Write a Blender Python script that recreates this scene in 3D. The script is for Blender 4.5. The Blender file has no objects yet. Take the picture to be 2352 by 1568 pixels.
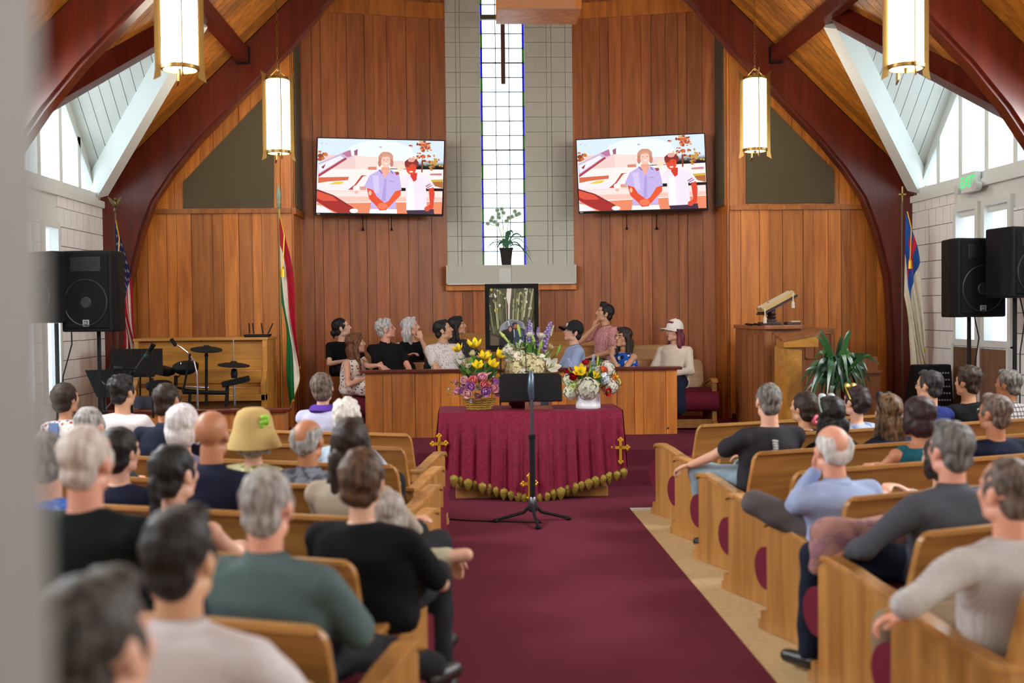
import bpy, bmesh, math, random
import numpy as np
from mathutils import Vector, Matrix, Euler
random.seed(7); rng = np.random.RandomState(5)
S = bpy.context.scene; COL = S.collection
R_ = math.radians
# ---------------------------------------------------------------- camera
F = 2550.0; CX, CY = 1176.0, 784.0
ya, pi_, ro = R_(2.432), R_(1.507), R_(0.6)
fwd = Vector((math.sin(ya)*math.cos(pi_), math.cos(ya)*math.cos(pi_), -math.sin(pi_)))
r0 = Vector((math.cos(ya), -math.sin(ya), 0)); u0 = r0.cross(fwd)
rgt = r0*math.cos(ro) - u0*math.sin(ro); upv = r0*math.sin(ro) + u0*math.cos(ro)
EYE = Vector((0, 0, 1.7))
cd = bpy.data.cameras.new('camera'); cam = bpy.data.objects.new('camera', cd); COL.objects.link(cam)
cam.matrix_world = Matrix(((rgt.x, upv.x, -fwd.x, 0), (rgt.y, upv.y, -fwd.y, 0), (rgt.z, upv.z, -fwd.z, EYE.z), (0, 0, 0, 1)))
cd.sensor_width = 36.0; cd.lens = F/2352*36; cd.clip_start = .05
cd.dof.use_dof = True; cd.dof.focus_distance = 12.9; cd.dof.aperture_fstop = 1.5
S.camera = cam
def at(px, py, Y):
    d = fwd + rgt*((px-CX)/F) + upv*((CY-py)/F)
    return EYE + d*(Y/d.y)
# ---------------------------------------------------------------- light
W = bpy.data.worlds.new('sky'); S.world = W; W.use_nodes = True
W.node_tree.nodes['Background'].inputs[0].default_value = (0.86, 0.95, 1.0, 1)
W.node_tree.nodes['Background'].inputs[1].default_value = 3.0
S.view_settings.view_transform = 'Standard'; S.view_settings.look = 'None'
S.view_settings.exposure = 0.62; S.view_settings.gamma = 1.0; S.view_settings.use_curve_mapping = False
S.cycles.max_bounces = 7; S.cycles.diffuse_bounces = 4; S.cycles.transparent_max_bounces = 12
S.cycles.use_denoising = True; S.cycles.sample_clamp_indirect = 6.0
def portal(loc, rot, sx, sy, portal=True, power=0, col=(1, 1, 1)):
    l = bpy.data.lights.new('daylight_and_fill', 'AREA'); l.shape = 'RECTANGLE'; l.size = sx; l.size_y = sy
    l.energy = power; l.color = col
    if portal: l.cycles.is_portal = True
    o = bpy.data.objects.new('daylight_and_fill', l); o.location = loc; o.rotation_euler = rot; COL.objects.link(o); return o
AX = 0.61            # nave axis
HW = 4.94            # half width
BAY = [11.6, 7.5, 3.4, -0.7]
for bc in BAY:
    for s in (-1, 1):
        portal((AX+s*(HW+.35), bc, 3.95), (0, R_(90)*s, 0), 1.9, 3.4)
        portal((AX+s*(HW+.35), bc-.2, 1.8), (0, R_(90)*s, 0), 1.9, 1.7)
# daylight through the side windows behind the camera's frame, plus an added rear fill lamp
for bc, pw_ in zip(BAY[1:], (190, 70, 35)):
    for s in (-1, 1):
        portal((AX+s*(HW-.1), bc, 3.7), (0, R_(78)*s, 0), 1.2, 2.6, False, pw_, (.95, .98, 1))
portal((AX, -2.6, 4.2), (R_(80), 0, 0), 5, 4.5, False, 45, (1, .97, .93))  # unseen fill lamp added at the rear, where no window is built
portal((.55, 15.6, 4.6), (R_(-90), 0, 0), .7, 5.0)
# ---------------------------------------------------------------- helpers
def lin(h):
    if not isinstance(h, str): return tuple(h[:3])
    h = h.lstrip('#'); o = []
    for i in (0, 2, 4):
        c = int(h[i:i+2], 16)/255
        o.append(c/12.92 if c <= .04045 else ((c+.055)/1.055)**2.4)
    return tuple(o)
def c4(h): return (*lin(h), 1)
MATS = {}
def nmat(name):
    m = bpy.data.materials.new(name); m.use_nodes = True; nt = m.node_tree
    return m, nt, nt.nodes['Principled BSDF']
def N(nt, t, **k):
    n = nt.nodes.new(t)
    for a, b in k.items(): setattr(n, a, b)
    return n
def plain(name, col, rough=.5, metal=0, spec=.5, bump=0, bscale=80, var=0, emis=0):
    if name in MATS: return MATS[name]
    m, nt, p = nmat(name); p.inputs['Base Color'].default_value = c4(col); p.inputs['Roughness'].default_value = rough
    p.inputs['Metallic'].default_value = metal; p.inputs['Specular IOR Level'].default_value = spec
    if bump or var:
        tc = N(nt, 'ShaderNodeTexCoord'); nz = N(nt, 'ShaderNodeTexNoise'); nz.inputs['Scale'].default_value = bscale; nz.inputs['Detail'].default_value = 4
        nt.links.new(tc.outputs['Object'], nz.inputs['Vector'])
        if bump:
            b = N(nt, 'ShaderNodeBump'); b.inputs['Strength'].default_value = bump; b.inputs['Distance'].default_value = .01
            nt.links.new(nz.outputs[0], b.inputs['Height']); nt.links.new(b.outputs[0], p.inputs['Normal'])
        if var:
            mx = N(nt, 'ShaderNodeMix', data_type='RGBA'); c = lin(col)
            mx.inputs[6].default_value = (*[x*(1-var) for x in c], 1); mx.inputs[7].default_value = (*[min(1, x*(1+var)) for x in c], 1)
            nt.links.new(nz.outputs[0], mx.inputs[0]); nt.links.new(mx.outputs[2], p.inputs['Base Color'])
    if emis:
        p.inputs['Emission Color'].default_value = c4(col); p.inputs['Emission Strength'].default_value = emis
    MATS[name] = m; return m
def wood(name, c1, c2, axis=2, sc=9, rough=.42, knots=0, rnd=.35):
    if name in MATS: return MATS[name]
    m, nt, p = nmat(name); L = nt.links.new
    tc = N(nt, 'ShaderNodeTexCoord'); oi = N(nt, 'ShaderNodeObjectInfo')
    ml = N(nt, 'ShaderNodeMath', operation='MULTIPLY'); ml.inputs[1].default_value = 37; L(oi.outputs['Random'], ml.inputs[0])
    ad = N(nt, 'ShaderNodeVectorMath', operation='ADD'); L(tc.outputs['Object'], ad.inputs[0]); L(ml.outputs[0], ad.inputs[1])
    mp = N(nt, 'ShaderNodeMapping'); s = [sc, sc, sc]; s[axis] = sc*.07; mp.inputs['Scale'].default_value = s; L(ad.outputs[0], mp.inputs[0])
    nz = N(nt, 'ShaderNodeTexNoise'); nz.inputs['Scale'].default_value = 1; nz.inputs['Detail'].default_value = 7; nz.inputs['Roughness'].default_value = .62; nz.inputs['Distortion'].default_value = .6
    L(mp.outputs[0], nz.inputs['Vector'])
    cr = N(nt, 'ShaderNodeValToRGB'); cr.color_ramp.elements[0].color = c4(c1); cr.color_ramp.elements[1].color = c4(c2)
    cr.color_ramp.elements[0].position = .28; cr.color_ramp.elements[1].position = .72; L(nz.outputs[0], cr.inputs[0])
    hs = N(nt, 'ShaderNodeHueSaturation'); mr = N(nt, 'ShaderNodeMapRange'); mr.inputs[3].default_value = 1-rnd; mr.inputs[4].default_value = 1+rnd*.7
    L(oi.outputs['Random'], mr.inputs[0]); L(mr.outputs[0], hs.inputs['Value']); L(cr.outputs[0], hs.inputs['Color'])
    out = hs.outputs[0]
    if knots:
        vo = N(nt, 'ShaderNodeTexVoronoi'); vm = N(nt, 'ShaderNodeMapping'); v = [7, 7, 7]; v[axis] = 2.0; vm.inputs['Scale'].default_value = v
        L(ad.outputs[0], vm.inputs[0]); L(vm.outputs[0], vo.inputs['Vector'])
        k = N(nt, 'ShaderNodeMapRange'); k.inputs[1].default_value = .1; k.inputs[2].default_value = .22; L(vo.outputs['Distance'], k.inputs[0])
        mx = N(nt, 'ShaderNodeMix', data_type='RGBA'); mx.inputs[6].default_value = c4(knots); L(k.outputs[0], mx.inputs[0]); L(out, mx.inputs[7]); out = mx.outputs[2]
    L(out, p.inputs['Base Color']); p.inputs['Roughness'].default_value = rough
    b = N(nt, 'ShaderNodeBump'); b.inputs['Strength'].default_value = .08; b.inputs['Distance'].default_value = .005; L(nz.outputs[0], b.inputs['Height']); L(b.outputs[0], p.inputs['Normal'])
    MATS[name] = m; return m
def fabric(name, base, pat=None, c2='#222222', sc=30, c3=None, thr=.3, rough=.9):
    if name in MATS: return MATS[name]
    m, nt, p = nmat(name); L = nt.links.new; p.inputs['Roughness'].default_value = rough; p.inputs['Specular IOR Level'].default_value = .2
    tc = N(nt, 'ShaderNodeTexCoord'); nz = N(nt, 'ShaderNodeTexNoise'); nz.inputs['Scale'].default_value = 14; nz.inputs['Detail'].default_value = 5; L(tc.outputs['Object'], nz.inputs['Vector'])
    mx = N(nt, 'ShaderNodeMix', data_type='RGBA'); c = lin(base)
    mx.inputs[6].default_value = (*[x*.82 for x in c], 1); mx.inputs[7].default_value = (*[min(1, x*1.15) for x in c], 1); L(nz.outputs[0], mx.inputs[0]); out = mx.outputs[2]
    def over(fac, col):
        nonlocal out
        q = N(nt, 'ShaderNodeMix', data_type='RGBA'); L(fac, q.inputs[0]); L(out, q.inputs[6]); q.inputs[7].default_value = c4(col); out = q.outputs[2]
    if pat in ('dots', 'floral'):
        for k, cc in enumerate([c2] + ([c3] if c3 else [])):
            mp = N(nt, 'ShaderNodeMapping'); mp.inputs['Location'].default_value = (k*3.3, k*1.7, k*.9); mp.inputs['Scale'].default_value = (sc,)*3; L(tc.outputs['Object'], mp.inputs[0])
            vo = N(nt, 'ShaderNodeTexVoronoi'); vo.inputs['Scale'].default_value = 1; vo.inputs['Randomness'].default_value = .9 if pat == 'floral' else .45; L(mp.outputs[0], vo.inputs['Vector'])
            lt = N(nt, 'ShaderNodeMath', operation='LESS_THAN'); lt.inputs[1].default_value = thr; L(vo.outputs['Distance'], lt.inputs[0]); over(lt.outputs[0], cc)
    if pat == 'check':
        for d in ('X', 'Z'):
            wv = N(nt, 'ShaderNodeTexWave', bands_direction=d); wv.inputs['Scale'].default_value = sc; L(tc.outputs['Object'], wv.inputs['Vector'])
            lt = N(nt, 'ShaderNodeMath', operation='GREATER_THAN'); lt.inputs[1].default_value = 1-thr; L(wv.outputs['Fac'], lt.inputs[0]); over(lt.outputs[0], c2)
    if pat == 'blot':
        n2 = N(nt, 'ShaderNodeTexNoise'); n2.inputs['Scale'].default_value = sc; n2.inputs['Detail'].default_value = 3; L(tc.outputs['Object'], n2.inputs['Vector'])
        lt = N(nt, 'ShaderNodeMapRange'); lt.inputs[1].default_value = .5; lt.inputs[2].default_value = .58; L(n2.outputs[0], lt.inputs[0]); over(lt.outputs[0], c2)
    L(out, p.inputs['Base Color'])
    b = N(nt, 'ShaderNodeBump'); b.inputs['Strength'].default_value = .25; b.inputs['Distance'].default_value = .02; L(nz.outputs[0], b.inputs['Height']); L(b.outputs[0], p.inputs['Normal'])
    MATS[name] = m; return m
def hairmat(c1, c2):
    name = 'hair_%s_%s' % (c1[1:], c2[1:])
    if name in MATS: return MATS[name]
    m, nt, p = nmat(name); L = nt.links.new; p.inputs['Roughness'].default_value = .55; p.inputs['Specular IOR Level'].default_value = .35
    tc = N(nt, 'ShaderNodeTexCoord'); mp = N(nt, 'ShaderNodeMapping'); mp.inputs['Scale'].default_value = (60, 60, 9); L(tc.outputs['Object'], mp.inputs[0])
    nz = N(nt, 'ShaderNodeTexNoise'); nz.inputs['Scale'].default_value = 1; nz.inputs['Detail'].default_value = 3; L(mp.outputs[0], nz.inputs['Vector'])
    cr = N(nt, 'ShaderNodeValToRGB'); cr.color_ramp.elements[0].color = c4(c1); cr.color_ramp.elements[1].color = c4(c2); cr.color_ramp.elements[0].position = .35; cr.color_ramp.elements[1].position = .65
    L(nz.outputs[0], cr.inputs[0]); L(cr.outputs[0], p.inputs['Base Color'])
    b = N(nt, 'ShaderNodeBump'); b.inputs['Strength'].default_value = .5; b.inputs['Distance'].default_value = .006; L(nz.outputs[0], b.inputs['Height']); L(b.outputs[0], p.inputs['Normal'])
    MATS[name] = m; return m
def vcolmat(name, emis=0, rough=.4):
    m, nt, p = nmat(name); a = N(nt, 'ShaderNodeVertexColor', layer_name='Col')
    if emis:
        nt.links.new(a.outputs[0], p.inputs['Emission Color']); p.inputs['Emission Strength'].default_value = emis; p.inputs['Base Color'].default_value = (.01, .01, .01, 1)
        p.inputs['Roughness'].default_value = .3
    else: nt.links.new(a.outputs[0], p.inputs['Base Color']); p.inputs['Roughness'].default_value = rough
    return m
def glassmat(name, t, col, emis=0):
    m, nt, p = nmat(name); L = nt.links.new
    tr = N(nt, 'ShaderNodeBsdfTransparent'); tr.inputs[0].default_value = c4(col); tl = N(nt, 'ShaderNodeBsdfTranslucent'); tl.inputs[0].default_value = c4(col)
    mx = N(nt, 'ShaderNodeMixShader'); mx.inputs[0].default_value = t; L(tr.outputs[0], mx.inputs[1]); L(tl.outputs[0], mx.inputs[2])
    gl = N(nt, 'ShaderNodeBsdfGlossy'); gl.inputs['Roughness'].default_value = .15
    m2 = N(nt, 'ShaderNodeMixShader'); m2.inputs[0].default_value = .04; L(mx.outputs[0], m2.inputs[1]); L(gl.outputs[0], m2.inputs[2])
    L(m2.outputs[0], nt.nodes['Material Output'].inputs[0]); return m
# --- mesh builder
_U = {}
def usphere(nu, nv):
    if (nu, nv) in _U: return _U[(nu, nv)]
    v = [(0, 0, 1)]
    for j in range(1, nv):
        t = math.pi*j/nv
        for i in range(nu): v.append((math.sin(t)*math.cos(2*math.pi*i/nu), math.sin(t)*math.sin(2*math.pi*i/nu), math.cos(t)))
    v.append((0, 0, -1)); f = []
    for i in range(nu): f.append((0, 1+i, 1+(i+1) % nu))
    for j in range(nv-2):
        for i in range(nu):
            a = 1+j*nu+i; b = 1+j*nu+(i+1) % nu; f.append((a, a+nu, b+nu, b))
    e = 1+(nv-2)*nu
    for i in range(nu): f.append((len(v)-1, e+(i+1) % nu, e+i))
    _U[(nu, nv)] = (np.array(v), f); return _U[(nu, nv)]
def frame(d):
    d = Vector(d).normalized(); a = Vector((0, 0, 1)) if abs(d.z) < .9 else Vector((1, 0, 0))
    x = a.cross(d).normalized(); y = d.cross(x); return x, y, d
class MB:
    def __init__(s): s.v = []; s.f = []; s.mi = []; s.col = []; s.n = 0
    def add(s, v, f, mi=0, col=None):
        v = np.asarray(v, float).reshape(-1, 3); s.v.append(v); n = s.n
        for q in f: s.f.append(tuple(i+n for i in q)); s.mi.append(mi); s.col.append(col)
        s.n += len(v); return s
    def box(s, lo, hi, mi=0, M=None):
        (a, b, c), (d, e, f) = lo, hi
        v = np.array([(a, b, c), (d, b, c), (d, e, c), (a, e, c), (a, b, f), (d, b, f), (d, e, f), (a, e, f)], float)
        if M is not None: v = np.array([M @ Vector(p) for p in v])
        return s.add(v, [(3, 2, 1, 0), (4, 5, 6, 7), (0, 1, 5, 4), (1, 2, 6, 5), (2, 3, 7, 6), (3, 0, 4, 7)], mi)
    def beam(s, p0, p1, w, h, up=(0, 0, 1), mi=0):
        p0 = Vector(p0); p1 = Vector(p1); d = (p1-p0).normalized(); x = d.cross(Vector(up)).normalized(); y = x.cross(d)
        v = [p+x*a*w/2+y*b*h/2 for p in (p0, p1) for a, b in ((-1, -1), (1, -1), (1, 1), (-1, 1))]
        return s.add(v, [(3, 2, 1, 0), (4, 5, 6, 7), (0, 1, 5, 4), (1, 2, 6, 5), (2, 3, 7, 6), (3, 0, 4, 7)], mi)
    def cyl(s, p0, p1, r0, r1=None, n=12, mi=0):
        r1 = r0 if r1 is None else r1; p0 = Vector(p0); p1 = Vector(p1); x, y, d = frame(p1-p0); v = []
        for p, r in ((p0, r0), (p1, r1)):
            for i in range(n): t = 2*math.pi*i/n; v.append(p+x*(r*math.cos(t))+y*(r*math.sin(t)))
        f = [(i, (i+1) % n, n+(i+1) % n, n+i) for i in range(n)] + [tuple(range(n-1, -1, -1)), tuple(range(n, 2*n))]
        return s.add(v, f, mi)
    def tube(s, pts, r, n=8, mi=0, caps=True):
        pts = [Vector(p) for p in pts]; v = []; m = len(pts); rs = r if hasattr(r, '__len__') else [r]*m; X = None
        for k, p in enumerate(pts):
            d = (pts[min(k+1, m-1)]-pts[max(k-1, 0)]).normalized()
            if X is None: x, y, d = frame(d)
            else:
                x = (X-d*X.dot(d)).normalized(); y = d.cross(x)
            X = x
            for i in range(n): t = 2*math.pi*i/n; v.append(p+x*(rs[k]*math.cos(t))+y*(rs[k]*math.sin(t)))
        f = [(k*n+i, k*n+(i+1) % n, (k+1)*n+(i+1) % n, (k+1)*n+i) for k in range(m-1) for i in range(n)]
        if caps: f += [tuple(range(n-1, -1, -1)), tuple(range((m-1)*n, m*n))]
        return s.add(v, f, mi)
    def ell(s, c, r, rot=None, nu=16, nv=10, mi=0, M=None):
        u, f = usphere(nu, nv); v = u*np.array(r if hasattr(r, '__len__') else (r, r, r))
        if rot is not None: v = v @ np.array(rot.to_3x3()).T
        v = v+np.array(c)
        if M is not None: v = v @ np.array(M.to_3x3()).T + np.array(M.translation)
        return s.add(v, f, mi)
    def cap(s, a, b, ra, rb, n=12, fl=1.0, M=None):   # tapered capsule
        a = Vector(a); b = Vector(b)
        if M is not None: a = M @ a; b = M @ b
        if (b-a).length < 1e-5: return s.ell(a, ra)
        x, y, d = frame(b-a); v = []; rings = []
        for t in (90, 60, 30, 0): rings.append((a-d*ra*math.sin(R_(t)), ra*math.cos(R_(t))+1e-4))
        for t in (0, 30, 60, 90): rings.append((b+d*rb*math.sin(R_(t)), rb*math.cos(R_(t))+1e-4))
        for p, r in rings:
            for i in range(n): t = 2*math.pi*i/n; v.append(p+x*(r*math.cos(t))+y*(r*fl*math.sin(t)))
        m = len(rings); f = [(k*n+i, k*n+(i+1) % n, (k+1)*n+(i+1) % n, (k+1)*n+i) for k in range(m-1) for i in range(n)]
        f += [tuple(range(n-1, -1, -1)), tuple(range((m-1)*n, m*n))]
        return s.add(v, f)
    def loft(s, rings, n=24, mi=0, caps=True):      # (center, rx, ry[, power])
        v = []
        for c, rx, ry in rings:
            for i in range(n): t = 2*math.pi*i/n; v.append((c[0]+rx*math.cos(t), c[1]+ry*math.sin(t), c[2]))
        m = len(rings); f = [(k*n+i, k*n+(i+1) % n, (k+1)*n+(i+1) % n, (k+1)*n+i) for k in range(m-1) for i in range(n)]
        if caps: f += [tuple(range(n-1, -1, -1)), tuple(range((m-1)*n, m*n))]
        return s.add(v, f, mi)
    def lathe(s, prof, c=(0, 0, 0), n=20, mi=0, sx=1, sy=1, caps=True):
        return s.loft([((c[0], c[1], c[2]+z), r*sx, r*sy) for r, z in prof], n, mi, caps)
    def prism(s, poly, a, b, axis=1, mi=0, M=None):    # poly 2-D, extruded along axis from a to b
        v = []
        for t in (a, b):
            for p, q in poly: v.append({0: (t, p, q), 1: (p, t, q), 2: (p, q, t)}[axis])
        if M is not None: v = [M @ Vector(p) for p in v]
        n = len(poly); f = [tuple(range(n-1, -1, -1)), tuple(range(n, 2*n))] + [(i, (i+1) % n, n+(i+1) % n, n+i) for i in range(n)]
        return s.add(v, f, mi)
    def mesh(s, name, mats, smooth=False):
        me = bpy.data.meshes.new(name); me.from_pydata(np.concatenate(s.v).tolist(), [], s.f)
        for m in (mats if isinstance(mats, (list, tuple)) else [mats]):
            if m: me.materials.append(m)
        if any(s.mi): me.polygons.foreach_set('material_index', s.mi)
        if any(c is not None for c in s.col):
            ca = me.color_attributes.new('Col', 'FLOAT_COLOR', 'CORNER'); arr = []
            for p, c in zip(me.polygons, s.col): arr += list(c)*p.loop_total
            ca.data.foreach_set('color', arr)
        bm = bmesh.new(); bm.from_mesh(me); bmesh.ops.recalc_face_normals(bm, faces=bm.faces); bm.to_mesh(me); bm.free()
        if smooth: shade(me, smooth)
        return me
    def build(s, name, mats, parent=None, smooth=False, local=False, label=None, bevel=0):
        me = s.mesh(name, mats, smooth)
        if bevel:
            bm = bmesh.new(); bm.from_mesh(me)
            bmesh.ops.bevel(bm, geom=[e for e in bm.edges if len(e.link_faces) == 2 and e.calc_face_angle(0) > .6], offset=bevel, segments=2, affect='EDGES', profile=.6); bm.to_mesh(me); bm.free()
        return link(name, me, parent, local, label)
def shade(me, ang=40):
    me.polygons.foreach_set('use_smooth', [True]*len(me.polygons))
    if ang is not True and ang < 180:
        bm = bmesh.new(); bm.from_mesh(me); a = R_(ang)
        for e in bm.edges: e.smooth = not (len(e.link_faces) == 2 and e.calc_face_angle(0) > a)
        bm.to_mesh(me); bm.free()
WM = {}
def link(name, me, parent=None, local=False, label=None):
    o = bpy.data.objects.new(name, me); COL.objects.link(o); WM[o.name] = Matrix.Identity(4)
    if parent is not None:
        o.parent = parent
        if not local: o.matrix_parent_inverse = WM[parent.name].inverted()
        else: WM[o.name] = WM[parent.name].copy()
    if label: o['label'] = label
    return o
def tag(o, label=None, cat=None, group=None, kind=None):
    if label: o['label'] = label
    if cat: o['category'] = cat
    if group: o['group'] = group
    if kind: o['kind'] = kind
    return o
def thing(name, label, cat, loc=(0, 0, 0), rz=0, group=None, scale=1):
    o = bpy.data.objects.new(name, None); COL.objects.link(o); o.empty_display_size = .1
    o.location = loc; o.rotation_euler = (0, 0, rz); o.scale = (scale,)*3
    WM[o.name] = Matrix.Translation(loc) @ Matrix.Rotation(rz, 4, 'Z') @ Matrix.Scale(scale, 4)
    return tag(o, label, cat, group)
def struct(name, label=None):
    o = bpy.data.objects.new(name, None); COL.objects.link(o); WM[o.name] = Matrix.Identity(4); o['kind'] = 'structure'
    if label: o['label'] = label
    return o
def copytree(o, parent=None):
    c = o.copy(); COL.objects.link(c); c.parent = parent
    if parent is None: pass
    for ch in list(o.children): copytree(ch, c)
    return c
def dup(o, loc, rz=None, label=None):
    c = copytree(o); c.location = loc
    if rz is not None: c.rotation_euler = (0, 0, rz)
    if label: c['label'] = label
    WM[c.name] = Matrix.Translation(loc) @ Matrix.Rotation(c.rotation_euler.z, 4, 'Z'); return c
TXTC = {}
def text(body, size, mat, M, parent, name='lettering', ext=.001):
    cu = bpy.data.curves.new(name, 'FONT'); cu.body = body; cu.size = size; cu.extrude = ext; cu.align_x = 'CENTER'; cu.align_y = 'CENTER'
    o = bpy.data.objects.new(name, cu); COL.objects.link(o); dg = bpy.context.evaluated_depsgraph_get()
    me = bpy.data.meshes.new_from_object(o.evaluated_get(dg)); bpy.data.objects.remove(o); me.materials.clear(); me.materials.append(mat); me.transform(M)
    return link(name, me, parent)
# ================================================================ materials
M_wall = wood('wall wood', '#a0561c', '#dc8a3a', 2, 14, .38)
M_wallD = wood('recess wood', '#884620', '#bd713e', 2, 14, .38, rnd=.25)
M_ceil = wood('ceiling wood', '#8a4d12', '#cc8228', 0, 10, .45, knots='#3a1a08')
M_arch = wood('arch wood', '#471309', '#6c2412', 2, 8, .28, rnd=.1)
M_pew = wood('pew oak', '#8f5f2b', '#c08c4c', 0, 14, .35, rnd=.12)
M_pewE = wood('pew oak upright', '#8f5f2b', '#c08c4c', 2, 14, .35, rnd=.12)
M_piano = wood('piano wood', '#a8702a', '#d09440', 0, 12, .32, rnd=.05)
M_pulpit = wood('pulpit wood', '#7d4622', '#a86a3c', 2, 14, .4, rnd=.1)
M_white = plain('white paint', '#d9dcd6', .55, var=.04, bscale=6)
M_block = plain('white block', '#ecebe8', .7, bump=.3, bscale=60, var=.05)
M_grey = plain('grey block', '#c6c7ba', .7, bump=.3, bscale=60, var=.05)
M_mortar = plain('mortar', '#8f8a82', .9)
M_carpet = plain('maroon carpet', '#722f40', .95, spec=.1, bump=.6, bscale=400, var=.22)
M_lino = plain('speckled floor', '#cdb285', .4, bump=.05, bscale=25, var=.3)
M_grille = plain('olive cloth', '#5a4f39', .9, bump=.5, bscale=300, var=.15)
M_cush = fabric('maroon cushion', '#6b1f31')
M_brass = plain('brass', '#a5854c', .3, 1)
M_gold = plain('gold trim', '#d9a52c', .35, .6)
M_chrome = plain('chrome', '#c9ccd2', .2, 1)
M_black = plain('black plastic', '#0b0b0d', .55, spec=.25)
M_black2 = plain('black rubber', '#141416', .65, spec=.25)
M_jamb = plain('grey paint', '#868482', .6, var=.05, bscale=5)
M_frost = glassmat('frosted glass', .45, '#f4f8ff')
M_clear = glassmat('window glass', .1, '#f2f7fb')
M_lead = plain('dark lead', '#27303a', .5)
# ================================================================ floor
fl = struct('floor', 'maroon carpet and speckled tan flooring')
MB().box((AX-HW-.3, -3, -.2), (-.165, 9.42, 0)).build('floor_covering', M_lino, fl)
MB().box((1.40, -3, -.2), (AX+HW+.3, 9.42, 0)).build('floor_covering', M_lino, fl)
MB().box((-.165, -3, -.2), (1.40, 9.42, .004)).build('carpet_runner', M_carpet, fl)
MB().box((AX-HW-.3, 9.42, -.2), (AX+HW+.3, 11, .004)).build('carpet_runner', M_carpet, fl)
MB().box((-.2, -3, 0), (-.165, 9.42, .012)).build('edge_strip', M_white, fl)
MB().box((1.40, 9.40, 0), (2.6, 9.44, .012)).build('edge_strip', M_white, fl)
pf = struct('floor_platform', 'maroon carpeted chancel platform with steps')
MB().box((AX-HW, 10.72, 0), (AX+HW, 11.16, .15)).build('step', M_carpet, pf)
MB().box((AX-HW, 11.12, 0), (AX+HW, 15.6, .30)).build('step', M_carpet, pf)
MB().box((-1.15, 13.35, .29), (2.5, 15.2, .44)).build('step', M_carpet, pf)
MB().box((-1.15, 14.05, .43), (2.5, 15.2, .58)).build('step', M_carpet, pf)
MB().box((3.3, 12.55, .29), (5.0, 13.6, .42)).build('step', M_carpet, pf)
MB().box((3.0, 12.15, .29), (3.3, 13.6, .36)).build('step', M_carpet, pf)
# ================================================================ roof
APEX = 8.08; SL = .975
def roof_h(dx): return APEX - SL*abs(dx)
ce = struct('ceiling', 'knotty plank ceiling between dark arches')
DXA = 3.27
def plank_end(Y):
    e = HW+.15
    for bc in BAY:
        t = abs(Y-bc)/1.78
        if t < 1: e = min(e, DXA+t*(HW-DXA)-.05)
    return e
nrm = Vector((SL, 0, 1)).normalized()
def roof_plank(sgn, y0, y1, parent, mat):
    e = max(plank_end(y0), plank_end(y1)); g = .004
    p0 = (0, APEX); p1 = (e, roof_h(e)); t = .03
    poly = [(AX+sgn*p0[0], p0[1]), (AX+sgn*p1[0], p1[1]), (AX+sgn*(p1[0]+t), p1[1]+t), (AX, p0[1]+2*t)]
    MB().prism(poly, y0+g, y1-g, 1).build('plank', mat, parent)
Y = 15.6
while Y > 6.6:
    for s in (-1, 1): roof_plank(s, Y-.15, Y, ce, M_ceil)
    Y -= .15
for s in (-1, 1):
    yy = Y
    while yy > -3:
        roof_plank(s, yy-.35, yy, ce, M_ceil); yy -= .35
    MB().prism([(AX, APEX+.07), (AX+s*(HW+.3), roof_h(HW+.3)+.07), (AX+s*(HW+.3), roof_h(HW+.3)+.12), (AX, APEX+.12)], 13.45, 15.8, 1).build('roof_deck', M_arch, ce)
    for k in range(len(BAY)):      # deck above the planks, clear of the dormers
        c = BAY[k]
        for a, b in ((c, c+2.05), (c-2.05, c)):
            inn, out = (a, b) if a == c else (b, a)
            q = [(AX, APEX+.07), ]
            v = [(AX, a, APEX+.08), (AX, b, APEX+.08), (AX+s*(HW+.2), out, roof_h(HW+.2)+.08), (AX+s*(HW+.2), c+(out-c)*.9, roof_h(HW+.2)+.08), (AX+s*DXA, c, roof_h(DXA)+.08)]
            if inn == b: v[0], v[1] = v[1], v[0]
            MB().add(v, [(0, 1, 2, 3, 4)]).build('roof_deck', M_arch, ce)
# laminated arches
INN = [(4.70, 0.0), (4.70, 1.3), (4.66, 2.05), (4.58, 2.40), (4.50, 2.69), (4.41, 2.93), (4.35, 3.08), (4.11, 3.43), (3.80, 3.80), (3.36, 4.25), (3.01, 4.60), (2.71, 4.90), (2.31, 5.36), (0, 7.52)]
def arch(Y0, Y1, nm):
    st = struct(nm, 'dark red laminated arch beam')
    for s in (-1, 1):
        outer = [(0, APEX-.02), (HW, roof_h(HW)-.02), (HW, 0)]
        poly = [(AX+s*a, b) for a, b in INN] + [(AX+s*a, b) for a, b in outer]
        MB().prism(poly, Y0, Y1, 1).build('arch_half', M_arch, st)
        poly2 = [(AX+s*(a-.03), b-.01) for a, b in INN[:-1]] + [(AX+s*(a+.02), b) for a, b in INN[:-1][::-1]]
        MB().prism(poly2, Y0+.05, Y1-.02, 1).build('arch_lip', M_arch, st)
for i, y in enumerate((13.5, 9.4, 5.3, 1.2)): arch(y, y+.22, 'ceiling_arch_%d' % (i+1))
# purlins
for s in (-1, 1):
    st = struct('ceiling_beam_%d' % (1 if s < 0 else 2), 'dark purlin running along the roof slope')
    MB().beam((AX+s*3.22, 4.9, 4.80), (AX+s*3.22, 13.52, 4.80), .13, .16).build('purlin', M_arch, st)
    MB().box((AX+s*3.22-.08, 13.46, 4.70), (AX+s*3.22+.08, 13.50, 4.90)).build('purlin_plate', M_black, st)
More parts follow.
